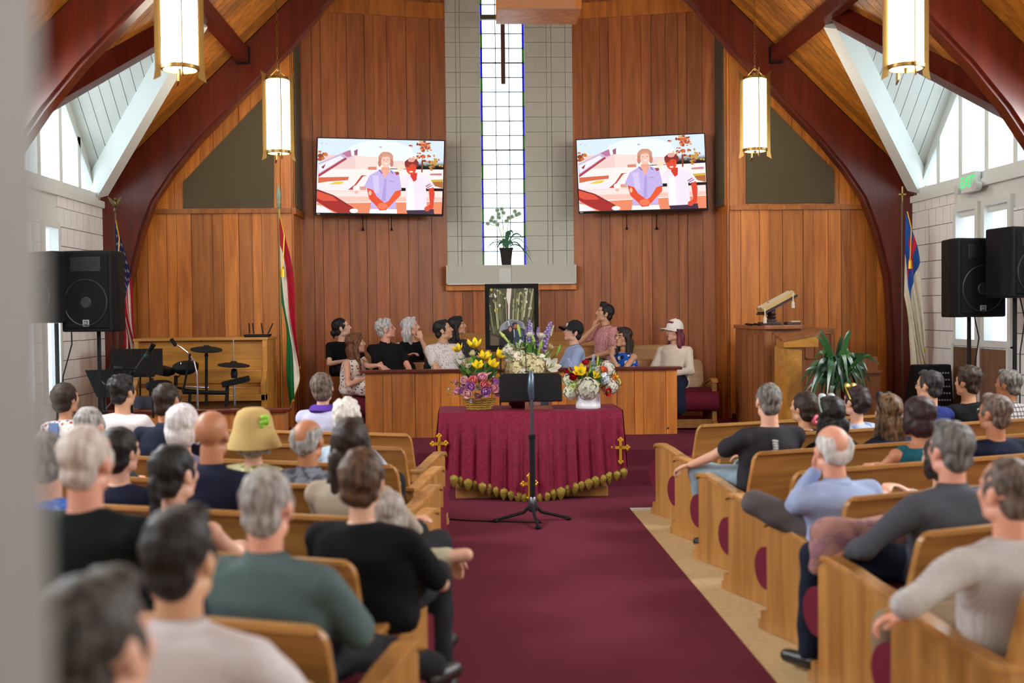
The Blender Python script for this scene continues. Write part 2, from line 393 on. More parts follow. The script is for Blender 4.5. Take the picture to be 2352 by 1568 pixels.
# dormers
M_dorm = plain('dormer paint', '#dcdfd8', .6, var=.04, bscale=4)
def dormer(s, bc, nm, fine):
    st = struct(nm, 'white planked window dormer')
    def P(dx, Y, h): return (AX+s*dx, Y, h)
    hA = roof_h(DXA)
    for sg in (-1, 1):
        # valley beam
        a = Vector(P(DXA+.09, bc+sg*.09, hA-.13)); b = Vector(P(HW, bc+sg*1.76, roof_h(HW)-.06))
        far = sg > 0
        MB().beam(a, b, .17 if far else .24, .24, up=(s*.5, 0, 1)).build('valley_beam', M_dorm if far else M_arch, st)
        if not far:
            off = Vector((s*.04, sg*-.12, .02)); MB().beam(a+off, b+off, .03, .20, up=(s*.5, 0, 1)).build('valley_board', M_dorm, st)
        dx = DXA; w = .13 if fine else .6
        while dx < HW+.35:
            d2 = min(dx+w, HW+.36); m = min((dx+d2)/2, HW)
            k = max(.0, (min(d2, HW)-DXA)/(HW-DXA))
            Ye = bc+sg*1.76*k; he = hA-(hA-roof_h(HW))*k
            v = [P(dx+.004, bc, hA+.02), P(d2-.004, bc, hA+.02), P(d2-.004, Ye, he+.02), P(dx+.004, Ye, he+.02)]
            v += [(x, y, z+.03) for x, y, z in v]
            MB().add(v, [(0, 1, 2, 3), (7, 6, 5, 4), (0, 1, 5, 4), (1, 2, 6, 5), (2, 3, 7, 6), (3, 0, 4, 7)]).build('plank', M_dorm, st)
            dx = d2
        MB().add([P(DXA, bc, hA+.06), P(HW+.4, bc, hA+.06), P(HW+.4, bc+sg*1.9, roof_h(HW)+.02), P(HW, bc+sg*1.8, roof_h(HW)+.06)], [(0, 1, 2, 3)]).build('dormer_deck', M_dorm, st)
for k, bc in enumerate(BAY):
    for s in (-1, 1): dormer(s, bc, 'ceiling_dormer_%d' % (2*k+(1 if s < 0 else 2)), k < 2)
# ================================================================ side walls
EAVE = 3.05
wn = [0]
def gable_window(s, bc):
    wn[0] += 1
    st = struct('window_%d' % wn[0], 'white mullioned gable window full of sky'); X = AX+s*HW; hA = roof_h(DXA)
    def bx(y0, z0, y1, z1, nm, w=.10, off=.0, mat=M_white):
        MB().box((min(X+s*off, X+s*(off+w)), y0, z0), (max(X+s*off, X+s*(off+w)), y1, z1)).build(nm, mat, st)
    for sg in (-1, 1):
        MB().beam((X+s*.07, bc, hA-.06), (X+s*.07, bc+sg*1.76, roof_h(HW)-.02), .14, .16, up=(0, sg, 1)).build('window_frame', M_white, st)
    bx(bc-1.74, EAVE+.025, bc+1.74, EAVE+.10, 'window_sill', .16, -.03)
    ms = [-1.2, -.62, 0, .62, 1.2]
    for m in ms: bx(bc+m-.045, EAVE+.08, bc+m+.045, hA-.05-abs(m)*(hA-roof_h(HW))/1.76, 'mullion')
    e = [-1.74] + ms + [1.74]
    for a, b in zip(e[:-1], e[1:]):
        def top(y): return hA-abs(y)*(hA-roof_h(HW))/1.76-.02
        q = [(bc+a, EAVE+.05), (bc+b, EAVE+.05), (bc+b, top(b)), (bc+a, top(a))]
        MB().prism(q, X+s*.05, X+s*.056, 0).build('pane', M_clear, st)
def side_wall(s, wins, door=None):
    side = 'left' if s < 0 else 'right'
    st = struct('wall_'+side, 'white painted block wall'); X = AX+s*HW
    lo, hi = (X-.25, X) if s < 0 else (X, X+.25)
    MB().box((lo, -3, EAVE-.35), (hi, 13.5, EAVE)).build('lintel_beam', M_white, st)
    MB().box((min(X-s*.05, X), 9.5, EAVE-.06), (max(X-s*.05, X), 13.5, EAVE+.02)).build('lintel_trim', M_white, st)
    edges = sorted(wins)
    y = 13.5; cur = -3.0; segs = []
    for a, b, z0, z1 in edges:
        segs.append((cur, a, 0, EAVE-.35)); segs.append((a, b, 0, z0)); segs.append((a, b, z1, EAVE-.35)); cur = b
    segs.append((cur, 15.6, 0, EAVE))
    for a, b, z0, z1 in segs:
        if b-a > .01 and z1-z0 > .01:
            MB().box((lo if s < 0 else X+.02, a, z0), (X-.02 if s < 0 else hi, b, z1)).build('wall_core', M_mortar, st)
    # blocks on the inner face, one by one
    for a, b, z0, z1 in segs:
        if b < 9.9 or z1-z0 < .05: 
            if b-a > .01 and z1-z0 > .05:
                MB().box((min(X-.02, X), a, z0), (max(X+.02, X), b, z1)).build('wall_face', M_block, st)
            continue
        a2 = max(a, 9.9); z = z0; r = 0
        if a < a2: MB().box((X-.02, a, z0), (X+.02, a2, z1)).build('wall_face', M_block, st)
        b2 = min(b, 13.52)
        while z < z1-.02:
            zt = min(z+.205, z1); yy = b2-(.1 if r % 2 else 0); first = True; ye = b2
            while ye > a2+.005:
                ys = max(a2, (yy if first and r % 2 else ye-.2)); first = False
                g = .004
                MB().box((X-.02 if s > 0 else X-.03, ys+g, z+g), (X+.03 if s > 0 else X+.02, ye-g, zt-g)).build('block', M_block, st)
                ye = ys
            z = zt; r += 1
    for a, b, z0, z1 in edges:
        wn[0] += 1; w = struct('window_%d' % wn[0], 'tall frosted side window in white frame')
        for (p, q, c, d) in ((a, a+.07, z0, z1), (b-.07, b, z0, z1), (a+.07, b-.07, z0, z0+.07), (a+.07, b-.07, z1-.07, z1)):
            MB().box((X-.05, p, c), (X+.05, q, d)).build('window_frame', M_white, w)
        MB().box((X-.004+s*.05, a+.06, z0+.06), (X+.004+s*.05, b-.06, z1-.06)).build('pane', M_frost, w)
WL = [(10.80, 11.30, .80, 2.70), (11.53, 12.03, .80, 2.70)] + [(b-.7, b-.2, .8, 2.7) for b in BAY[1:]] + [(b+.2, b+.7, .8, 2.7) for b in BAY[1:]]
WR = [(10.98, 11.62, 1.28, 2.84), (11.70, 12.30, 1.28, 2.84)] + WL[2:]
side_wall(-1, WL); side_wall(1, WR)
for bc in BAY:
    for s in (-1, 1): gable_window(s, bc)
# brown double doors under the right windows
dr = struct('door_1', 'brown double door below the exit sign'); X = AX+HW
M_door = wood('door veneer', '#6b4c38', '#8a6850', 2, 12, .5)
for a, b in ((11.02, 11.62), (11.66, 12.26)):
    MB().box((X-.06, a, .02), (X-.02, b, 1.26)).build('door_leaf', M_door, dr)
for y in (10.98, 11.62, 12.26): MB().box((X-.07, y, 0), (X-.01, y+.05, 1.3)).build('door_frame', M_white, dr)
MB().cyl((X-.12, 11.7, .98), (X-.06, 11.7, .98), .03).build('door_handle', M_brass, dr)
# rear wall and the jamb beside the camera
wr = struct('wall_rear'); MB().box((AX-HW-.3, -3.2, 0), (AX+HW+.3, -3, 8.3)).build('wall_face', M_block, wr)
jb = struct('wall_jamb', 'grey painted pillar close at the left edge')
MB().box((-1.4, .68, 0), (-.290, .78, 4)).build('jamb_face', M_jamb, jb)
# ================================================================ front wall
def plank_run(parent, pts, zb, zt, mat, widths, thick=.025, name='plank', gap=.005):
    """vertical planks from pts[0] to pts[1] (x, y), facing the nave"""
    a, b = Vector(pts[0]), Vector(pts[1]); L = (b-a).length; d = (b-a)/L; nn = Vector((d.y, -d.x)); t = 0; i = 0
    while t < L-.01:
        w = widths[i % len(widths)]; e = min(L, t+w)
        if L-e < .05: e = L
        p = a+d*(t+gap/2); q = a+d*(e-gap/2); tk = thick*(1+.25*((i*7) % 3-1)); mid = (p+q)/2
        z1 = zt((p.x, q.x)) if callable(zt) else zt; z0 = zb((p.x, q.x)) if callable(zb) else zb
        if z1-z0 > .03:
            pts4 = [p, q, q+nn*tk, p+nn*tk]
            MB().prism([(v.x, v.y) for v in pts4], z0, z1, 2).build(name, mat, parent)
        t = e; i += 1
WID = [.165, .115, .20, .14, .235, .12, .175, .26, .13, .19]
wf = struct('wall_front', 'vertical redwood plank wall of the chancel')
xl, xr = -2.115, 3.335; cl, crr = -.224, 1.493; Yc, Yd, Yf = 14.6, 15.05, 13.85
def colz(x): return 5.75
for (p, q, seed) in (((xl, Yc), (cl, Yd), 0), ((crr, Yd), (xr, Yc), 3)):
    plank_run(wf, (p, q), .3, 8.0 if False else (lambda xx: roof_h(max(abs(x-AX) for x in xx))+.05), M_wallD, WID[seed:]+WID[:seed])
    (x0, y0), (x1, y1) = p, q
    MB().prism([(x0, y0), (x1, y1), (x1, y1-.06), (x0, y0-.06)], 5.63, 5.84, 2).build('top_board', M_wall, wf)
    MB().prism([(x0, y0+.01), (x1, y1+.01), (x1, y1+.1), (x0, y0+.1)], .3, 8.0, 2).build('wall_backing', M_mortar, wf)
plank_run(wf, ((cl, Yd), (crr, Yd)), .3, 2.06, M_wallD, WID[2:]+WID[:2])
MB().box((cl-.1, Yd+.02, .3), (crr+.1, Yd+.1, 2.1)).build('wall_backing', M_mortar, wf)
# returns
for x, sg, nm in ((xl, 1, 'l'), (xr, -1, 'r')):
    a, b = ((x, Yf), (x, Yc)) if sg > 0 else ((x, Yc), (x, Yf))
    plank_run(wf, (a, b), .3, 2.95, M_wall, [.19, .14, .17])
    plank_run(wf, (a, b), 3.02, (lambda xx: roof_h(xx[0]-AX)), M_wall, [.10, .45, .10, .2])
    MB().box((x-.02, Yf, 2.94), (x+sg*.05 if sg > 0 else x+.02, Yc, 3.02) if sg > 0 else (x+.02, Yc, 3.02)).build('ledge_trim', M_wall, wf)
    g0 = min(x+sg*.03, x+sg*.05); g1 = max(x+sg*.03, x+sg*.05)
    MB().box((g0, Yf+.11, 3.03), (g1, Yf+.55, 5.35)).build('grille_cloth', M_grille, wf)
    MB().box((min(x, x-sg*.1), Yf+.03, .3), (max(x, x-sg*.1), Yc+.1, 5.5)).build('wall_backing', M_mortar, wf)
# outer wings
def gtop_l(x): return None
for s in (-1, 1):
    x = xl if s < 0 else xr; e = AX+s*HW
    a, b = ((e, Yf), (x, Yf)) if s < 0 else ((x, Yf), (e, Yf))
    plank_run(wf, (a, b), .3, 2.95, M_wall, WID[(2+s):]+WID[:(2+s)])
    MB().box((min(e, x), Yf-.06, 2.95), (max(e, x), Yf+.02, 3.01)).build('ledge_trim', M_wall, wf)
    plank_run(wf, (a, b), 3.01, (lambda xx: roof_h(max(abs(t-AX) for t in xx))+.02), M_wall, WID[4:]+WID[:4])
    MB().prism([(x, .3), (e, .3), (e, roof_h(HW)+.1), (x, roof_h(x-AX)+.1)], Yf+.02, Yf+.1, 1).build('wall_backing', M_mortar, wf)
    if s < 0: pp = [(421, 488), (421, 418), (608, 221), (629, 200), (629, 483)]
    else: pp = [(1714, 467), (1714, 189), (1783, 258), (1914, 390), (1916, 466)]
    MB().prism([(at(*p, Yf-.04).x, at(*p, Yf-.04).z) for p in pp], Yf-.045, Yf+.01, 1).build('grille_cloth', M_grille, wf)
for px, py in ((832, 514), (898, 514), (1442, 512), (1511, 512)):       # cords below the screens
    p = at(px, py, 14.62); MB().cyl((p.x, p.y+.1, p.z-.05), (p.x, p.y+.1, p.z+.12), .006).cyl((p.x, p.y+.1, p.z-.08), (p.x, p.y+.1, p.z-.04), .02, .008).build('cord_end', M_black, wf)
# grey block window bay
wc = struct('wall_window_bay', 'grey block bay around the tall chancel window')
wx0, wx1 = .249, .847; z = 2.33; r = 0
EL = [cl, -.08, -.025, wx0]; ER = [wx1, 1.14, 1.205, 1.395, crr]
while z < 8:
    for E in (EL, ER):
        for a, b in zip(E[:-1], E[1:]):
            MB().box((a+.003, Yd-.02+(.006 if (b-a) < .08 else 0), z+.003), (b-.003, Yd+.12, z+.197)).build('block', M_grey, wc)
    z += .2
for E in (EL, ER): MB().box((E[0], Yd, 2.3), (E[-1], Yd+.14, 8)).build('wall_core', M_mortar, wc)
for a, b in ((cl, .63), (.634, crr)): MB().box((a, Yd-.16, 2.09), (b, Yd+.1, 2.335)).build('sill_panel', M_grey, wc)
MB().box((.47, Yd-.166, 2.10), (.63, Yd-.15, 2.29)).build('sill_rectangle', M_white, wc)  # plain white rectangle on the sill front
MB().box((cl-.012, Yd-.17, 2.075), (crr+.012, Yd-.1, 2.092)).box((cl-.014, Yd-.17, 2.075), (cl, Yd-.1, 2.33)).box((crr, Yd-.17, 2.075), (crr+.014, Yd-.1, 2.33)).build('sill_edge', M_white, wc)
MB().box((cl-.02, Yd-.1, 2.0), (crr+.02, Yd, 2.075)).build('sill_trim', M_wall, wc)
# chancel window, pane by pane
cw = struct('window_25', 'tall leaded chancel window with white panes')
M_pane = glassmat('leaded pane', .35, '#fbfdff'); M_blue = glassmat('blue pane', .5, '#3838c8'); M_green = glassmat('green pane', .5, '#4d8a3a')
pw = (wx1-wx0-.05)/3
zz = 2.335; i = 0; bars = []
while zz < 7.6:
    zt = zz+.196
    for k in range(3):
        MB().box((wx0+.025+k*pw+.003, 15.14, zz+.003), (wx0+.025+(k+1)*pw-.003, 15.146, zt-.003)).build('pane', M_pane, cw)
    for k, (a, b) in enumerate(((wx0, wx0+.025), (wx1-.025, wx1))):
        MB().box((a+.002, 15.14, zz+.003), (b-.002, 15.146, zt-.003)).build('pane', M_blue if (i+k) % 3 else M_green, cw)
    h = .016 if i in (1, 7, 13, 19) else .010
    MB().box((wx0, 15.13, zt-h/2), (wx1, 15.155, zt+h/2)).build('lead_bar', M_lead, cw)
    zz = zt; i += 1
for k in range(4): x = wx0+.025+k*pw; MB().box((x-.005, 15.13, 2.335), (x+.005, 15.155, zz)).build('lead_bar', M_lead, cw)
# hanging cross
cr_ = thing('hanging_cross', 'slim dark cross hanging before the tall window', 'cross', (.55, 14.6, 4.7))
p = at(1156, 193, 14.6); q = at(1156, 40, 14.6)
MB().box((p.x-.028, 14.58, p.z), (p.x+.028, 14.62, q.z+.45)).build('upright', plain('dark wood', '#4a2c24', .5), cr_)
a = at(1102, 41, 14.6); b = at(1208, 41, 14.6); MB().box((a.x, 14.57, q.z-.03), (b.x, 14.63, q.z+.03)).build('crossbar', plain('olive wood', '#4b452c', .5), cr_)
MB().cyl((p.x, 14.6, q.z-.05), (p.x, 14.6, q.z+.05), .05, n=8).build('hub', plain('dark wood', '#4a2c24'), cr_)
MB().cyl((p.x, 14.6, q.z+.4), (p.x, 14.6, 7.8), .006).build('hanger', M_black, cr_)
# hanging wooden box on the nave axis
wb = thing('hanging_box', 'pale wooden box hanging from the ridge, cut by top edge', 'fixture', (.6, 9.1, 4.1))
a = at(1143, 22, 9.1); b = at(1322, 28, 9.1)
MB().box((a.x, 9.08, a.z), (b.x, 9.11, a.z+.5)).build('front_panel', wood('box wood', '#9a5f3a', '#c58a5c', 0, 12), wb)
MB().box((a.x, 9.115, a.z+.01), (b.x+.05, 9.6, a.z+.5)).build('body', M_wall, wb)
for x in (a.x+.1, b.x-.1): MB().cyl((x, 9.35, a.z+.4), (x, 9.35, 7.9), .012).build('rod', M_brass, wb)
# ================================================================ pendants
M_lampG = plain('lamp glass', '#fff6e2', .5, emis=13.0)
def make_pendant():
    t = thing('pendant_light', None, 'lamp')
    MB().loft([((0, 0, .02), .125, .125), ((0, 0, .80), .125, .125)], 28).build('glass_cylinder', M_lampG, t, True, True)
    for z0, z1 in ((0.0, .035), (.795, .83)):
        pr = [(.13, z0), (.137, z0+.004), (.137, z1-.004), (.13, z1), (.118, z1), (.118, z0), (.13, z0)]
        MB().lathe(pr, n=28, caps=False).build('brass_band', M_brass, t, 40, True)
    for k in range(4):
        an = R_(20+90*k); M = Matrix.Rotation(an, 4, 'Z')
        MB().prism([(.132, -.05), (.185, -.08), (.172, 0), (.172, .84), (.185, .9), (.132, .86)], -.006, .006, 1, M=M).build('brass_fin', M_brass, t, False, True)
    MB().lathe([(.10, .012), (.10, .03), (.02, .03), (.02, .012)], n=20).build('lower_diffuser', M_lampG, t, True, True)
    MB().cyl((0, 0, .83), (0, 0, .87), .02).cyl((.1, 0, .83), (0, 0, .93), .004).cyl((-.1, 0, .83), (0, 0, .93), .004).build('yoke', M_brass, t, False, True)
    MB().cyl((0, 0, -.03), (0, 0, .012), .008, .02).build('finial', M_brass, t, False, True)
    ch = MB()
    for k in range(30):
        z = .93+k*.042; e = k % 2; pts = [((0 if e else .011*math.cos(a)), (.011*math.cos(a) if e else 0), z+.028*math.sin(a)) for a in np.linspace(0, 2*math.pi, 9)]
        ch.tube(pts, .0028, 4, caps=False)
    ch.build('chain', M_brass, t, False, True)
    return t
PL = [(-2.02, 12.35, 'brass and white glass pendant lamp left, beyond the nearer one'), (3.27, 12.35, 'brass and white glass pendant lamp right, by the plank wall'),
      (-2.03, 8.15, 'large blurred pendant lamp at top left, cut by the frame'), (3.29, 8.15, 'large blurred pendant lamp at top right, cut by the frame')]
pt = None
for x, y, lab in PL:
    zb = at(651 if x < 0 else 1742, 357 if x < 0 else 352, 12.35).z+.02
    if pt is None: pt = make_pendant(); o = pt; o.location = (x, y, zb); o['label'] = lab; o['group'] = 'pendant lamps'; WM[o.name] = Matrix.Translation((x, y, zb))
    else: dup(pt, (x, y, zb), R_(-20) if x > 0 else 0, lab)
for x, y, w in ((-2.03, 4.0, 'left'), (3.29, 4.0, 'right'), (-2.03, 0, 'rear left'), (3.29, 0, 'rear right')):
    dup(pt, (x, y, 3.46), 0, 'pendant lamp further back in the nave, %s one' % w)
# ================================================================ pews
def arm_prof():
    return [(.02, 0), (-.52, 0), (-.54, .30), (-.54, .50), (-.46, .495), (-.34, .515), (-.2, .55), (-.06, .575), (0, .57), (.02, .55)]
def make_pew(L, mir, ends=(1, 1)):
    t = thing('pew', None, 'pew'); m = -1 if mir else 1
    def X(a, b): return (min(m*a, m*b), max(m*a, m*b))
    for k, x0 in ((0, 0), (1, L-.06)):
        if not ends[k]: continue
        a, b = X(x0, x0+.055); ap = arm_prof()
        e = MB().prism([(p, q) for p, q in ap], a, b, 0).build('end_panel', M_pewE, t, False, True, bevel=.008)
        top = [(-.55, .500), (-.46, .495), (-.34, .515), (-.2, .55), (-.06, .575), (.01, .57), (.035, .55)]
        poly = top + [(p, q+.028) for p, q in top[::-1]]
        MB().prism(poly, a-.012, b+.012, 0).build('armrest', M_pewE, e, False, True, bevel=.006)
    a, b = X(.045, L-.05)
    sec = [(-.40, .26), (-.425, .26), (-.585, .78), (-.585, .80), (-.545, .80), (-.39, .30)]
    # slanted backrest with rounded upper corners
    n = 8; v = []; f = []
    def top_at(x):
        d = min(x-.045, L-.05-x); r = .06
        return .80-(r-math.sqrt(max(0, r*r-(r-d)**2)) if d < r else 0)
    xs = [.045+.06*(i/6)**1.5 for i in range(7)] + [L-.05-.06*(i/6)**1.5 for i in range(6, -1, -1)]
    for x in xs:
        zt = top_at(x); k = (zt-.26)/.54
        v += [(m*x, -.40, .26), (m*x, -.435, .26), (m*x, -.435-.155*k, zt), (m*x, -.40-.155*k, zt)]
    for i in range(len(xs)-1):
        for j in range(4): f.append((4*i+j, 4*i+(j+1) % 4, 4*i+4+(j+1) % 4, 4*i+4+j))
    f += [(3, 2, 1, 0), tuple(4*(len(xs)-1)+j for j in range(4))]
    bk = MB().add(v, f).build('backrest', M_pew, t, False, True, bevel=.006)
    MB().beam((m*.07, -.60, .795), (m*(L-.08), -.60, .795), .03, .02).build('top_rail', M_pew, bk, False, True)
    MB().box((a, -.50, .24), (b, -.455, .29)).build('back_ledge', M_pew, bk, False, True)
    MB().box((a, -.43, .40), (b, .0, .428)).build('seat', M_pew, t, False, True)
    c = [(-.40, .425), (-.40, .475), (-.05, .485), (.03, .475), (.085, .44), (.10, .39), (.085, .345), (.04, .33), (.02, .40), (.02, .425)]
    cu = MB().prism(c[:3]+[(.0, .47), (.0, .425)], a+.01, b-.01, 0)
    rl = [(.025+.105*math.cos(q), .335+.115*math.sin(q)) for q in np.linspace(0, 2*math.pi, 17)[:-1]]; e0, e1 = X(.002, L-.002); cu.prism(rl, e0, e1, 0).build('cushion', M_cush, t, 60, True)
    for x0 in (0, L-.06): f0, f1 = X(x0+.004, x0+.051); MB().box((f0, -.2, .001), (f1, .10, .05)).box((f0, -.1, .05), (f1, .075, .10)).build('foot_block', M_pewE, t, False, True)
    MB().box((a, -.05, .02), (b, -.02, .12)).build('foot_rail', M_pewE, t, False, True)
    return t
TH = R_(20)
RP = lambda k: Vector((1.58, 9.15-.853*(k-1), 0)); LP = lambda k: Vector((-.173, 8.82-.85*(k-1), 0))
ordn = ['front', 'second', 'third', 'fourth', 'fifth', 'sixth', 'seventh', 'eighth', 'ninth']
pr = make_pew(2.6, False); pl = make_pew(2.45, True); pr2 = make_pew(3.45, False); pl2 = make_pew(3.55, True)
for k in range(1, 8):
    lab = 'oak pew with maroon cushion right of the aisle, %s from the front' % ordn[k-1]
    if k == 1: pr['label'] = lab; pr['group'] = 'pews right of the aisle'; pr.location = RP(1); pr.rotation_euler.z = TH
    elif k == 2: pr2['label'] = lab; pr2['group'] = 'pews right of the aisle'; pr2.location = RP(2); pr2.rotation_euler.z = TH
    else: dup(pr2, RP(k), TH, lab)
for k in range(1, 10):
    lab = 'oak pew with maroon cushion left of the aisle, %s from the front' % ordn[k-1]
    if k == 1: pl['label'] = lab; pl['group'] = 'pews left of the aisle'; pl.location = LP(1); pl.rotation_euler.z = -TH
    elif k == 2: pl2['label'] = lab; pl2['group'] = 'pews left of the aisle'; pl2.location = LP(2); pl2.rotation_euler.z = -TH
    else: dup(pl2, LP(k), -TH, lab)
# chancel choir pews, facing the nave
cp = None
CH = [(13.15, .30, -1.42, 2.95, 'front choir pew behind the plank rail'), (14.0, .46, -1.3, 2.7, 'middle choir pew with oak back in the chancel'), (14.78, .62, -1.2, 2.6, 'rear choir pew against the back plank wall')]
for y, z, x0, x1, lab in CH:
    t = make_pew(x1-x0, True); t.location = (x0, y-(.25 if y < 13.5 else .42), z); t.rotation_euler.z = math.pi; t['label'] = lab; t['group'] = 'choir pews'
# ================================================================ chancel rail
def plank_rail(x0, x1, y, z0, z1, label, mat=M_wall, ret=.55, wid=WID):
    t = thing('plank_rail', label, 'rail', (x0, y, z0))
    MB().box((x0, y+.015, z0), (x1, y+.06, z1-.03)).build('rail_core', M_mortar, t)
    plank_run(t, ((x0, y+.015), (x1, y+.015)), z0, z1-.03, mat, wid, .02)
    for x, sx in ((x0, 1), (x1, -1)):
        MB().box((min(x, x+sx*.05), y+.06, z0), (max(x, x+sx*.05), y+ret, z1-.03)).build('end_board', mat, t)
    MB().box((x0-.04, y-.05, z1-.035), (x1+.05, y+.10, z1)).build('rail_cap', M_arch, t, bevel=.006)
    return t
a = at(840, 1003, 12.5); b = at(1555, 843, 12.5)
plank_rail(a.x, b.x, 12.5, .30, b.z+.01, 'long plank choir rail with dark red cap', ret=.10, wid=[.20, .10, .26, .19, .10, .21, .12, .24])
a = at(322, 937, 11.22); b = at(655, 937, 11.22)
plank_rail(a.x-.6, b.x, 11.22, .30, b.z, 'low plank rail before the drums and piano', ret=.2)
# ================================================================ communion table with cloth
ta = thing('communion_table', 'wooden communion table with stepped plinth under maroon cloth', 'table', (.58, 10.3, 0))
MB().box((-.10, 10.12, 0), (1.30, 10.66, .10)).build('plinth', M_pew, ta, bevel=.01)
MB().box((-.05, 10.16, .10), (1.25, 10.62, .26)).build('pedestal', M_pew, ta)
for x in (.0, 1.2): MB().box((x-.05, 10.2, .26), (x+.05, 10.58, .76)).build('leg', M_pewE, ta)
MB().box((-.21, 10.08, .76), (1.39, 10.68, .795)).build('tabletop', M_pew, ta)
M_cloth = fabric('maroon damask', '#7a1a36', 'blot', '#86203c', 40, rough=.6)
tx0, tx1, ty0, ty1, tz = -.24, 1.42, 10.03, 10.70, .802
def drop(u):   # cloth bottom height across the front
    return .25-.235*(1-abs(2*u-1))**1.0
tcl = thing('altar_cloth', 'maroon damask cloth draped cornerwise over the communion table', 'tablecloth', (.59, 10.03, .8))
v = []; f = []; nu, nv = 110, 16
def clothp(u, w):
    x = tx0+(tx1-tx0)*u; tri = 1-abs(2*u-1); zb = drop(u); z = tz-(tz-zb)*w
    fold = math.sin(u*2*math.pi*13+math.sin(u*9)*.8)*.5+math.sin(u*2*math.pi*29+2*math.sin(u*17))*.35
    out = w*(.03+.10*tri**2.2)+.034*fold*min(1, w*1.8)
    x += (u-.5)*.07*w
    return (x, ty0-.012-out-.012*min(1, w*8), z)
for j in range(nv+1):
    for i in range(nu+1): v.append(clothp(i/nu, (j/nv)**1.15))
f = [(j*(nu+1)+i, j*(nu+1)+i+1, (j+1)*(nu+1)+i+1, (j+1)*(nu+1)+i) for j in range(nv) for i in range(nu)]
c = MB().add(v, f)
c.add([(tx0, ty0-.012, tz), (tx1, ty0-.012, tz), (tx1, ty1, tz), (tx0, ty1, tz)], [(0, 1, 2, 3)])
for x, sg in ((tx0, -1), (tx1, 1)):      # side falls
    v = []; nn = 24
    for j in range(9):
        for i in range(nn+1):
            u = i/nn; w = j/8; zb = .25+.28*u; z = tz-(tz-zb)*w; fo = math.sin(u*2*math.pi*5)*.015*w
            v.append((x+sg*(.035*w+.01+fo), ty0-.012+(ty1-ty0)*u - (.042*w if i == 0 else 0), z))
    c.add(v, [(j*(nn+1)+i, j*(nn+1)+i+1, (j+1)*(nn+1)+i+1, (j+1)*(nn+1)+i) for j in range(8) for i in range(nn)])
c.build('drape', M_cloth, tcl, 70)
M_tass = plain('gold fringe', '#9a8438', .35, .7, bump=.8, bscale=120)
prof = [(.004, .03), (.03, .012), (.036, -.012), (.026, -.045), (.012, -.072), (.002, -.085)]
for k in range(27):
    u = (k+.5)/27; x, y, z = clothp(u, 1); sc = .85+.3*((k*7) % 5)/5
    MB().lathe([(r*sc*1.15, zz*sc) for r, zz in prof], (x, y-.004, z+.012), 9, sy=.45).build('tassel', M_tass, tcl, 60)
def ornate_cross(c, s, ax, nm):
    M = Matrix.Translation(c) @ Matrix.Rotation(ax, 4, 'Z'); m = MB()
    m.box((-.012*s, -.006, -.10*s), (.012*s, .006, .075*s), M=M).box((-.05*s, -.006, .005*s), (.05*s, .006, .03*s), M=M)
    for x, z in ((0, .085), (0, -.11), (.06, .018), (-.06, .018)):
        for dx, dz in ((-.015, 0), (.015, 0), (0, .015), (0, -.015)):
            m.ell((0, 0, 0), (.013*s, .006, .013*s), nu=8, nv=6, M=M @ Matrix.Translation(((x+dx)*s, 0, (z+dz)*s)))
    return m.build('gold_cross', M_gold, tcl)
x, y, z = clothp(.485, .83); ornate_cross((x-.005, y-.03, z), 1.0, .3, 'c')
x, y, z = clothp(.985, .63); ornate_cross((x-.02, y-.022, z), 1.0, -.15, 'c')
x, y, z = clothp(.01, .52); ornate_cross((x, y-.022, z), 1.0, .25, 'c')
# ================================================================ music stand in the aisle
ms = thing('music_stand', 'black music stand with wide desk before the communion table', 'music stand', (.54, 9.0, 0))
p0 = at(1147, 921, 9.0); p1 = at(1291, 858, 9.0)
M = Matrix.Translation(((p0.x+p1.x)/2, 9.0, p0.z)) @ Matrix.Rotation(R_(-14), 4, 'X'); hw = (p1.x-p0.x)/2; hh = p1.z-p0.z+.01
dk = MB().prism([(-hw, 0), (hw, 0), (hw, hh-.03), (hw-.03, hh), (-hw+.03, hh), (-hw, hh-.03)], -.004, .004, 1, M=M).build('desk', M_black, ms)
MB().prism([(-hw, 0), (hw, 0), (hw, .012), (-hw, .012)], 0, .06, 1, M=M).build('desk_lip', M_black, dk)
px = (p0.x+p1.x)/2+.005
MB().cyl((px, 8.975, .14), (px, 8.975, .70), .024, n=14).build('outer_pole', M_black2, ms)
MB().cyl((px, 8.975, .68), (px, 8.975, p0.z+.12), .014, n=12).build('inner_pole', plain('grey steel', '#6a6f78', .3, .9), ms)
MB().cyl((px, 8.975, .665), (px, 8.975, .705), .029, n=14).build('collar', M_black, ms)
MB().tube([(px, 8.97, p0.z+.02), (px-.008, 8.94, p0.z+.1), (px-.004, 8.95, p0.z+.19), (px, 8.975, p1.z+.02)], [.022, .028, .024, .014], 10).build('clamp', plain('blue grey steel', '#5c6c7c', .35, .6), ms, 60)
for q in ((1138, 1200), (1305, 1196), (1229, 1222), (1205, 1207)):
    e = at(*q, 9.0); d = Vector((e.x-px, 0, 0)); y = {1138: 8.93, 1305: 8.98, 1229: 8.62, 1205: 9.3}[q[0]]
    if q[0] == 1205: continue
    lg = MB().tube([(px, 8.975, .15), (px+(e.x-px)*.25, 8.975+(y-8.975)*.25, .075), (e.x, y, .022)], [.016, .014, .012], 8).build('leg', M_black2, ms)
    MB().ell((e.x, y, .018), (.026, .026, .018), nu=10, nv=8).build('rubber_foot', M_black, lg)
MB().lathe([(.03, .08), (.045, .1), (.03, .19), (.024, .2)], (px, 8.975, 0), 12).build('hub', plain('grey steel', '#6a6f78'), ms, 50)
mc = thing('microphone', 'thin black gooseneck microphone rising behind the music stand desk', 'microphone', (px-.04, 9.1, 1.2))
tp = at(1206, 782, 9.1)
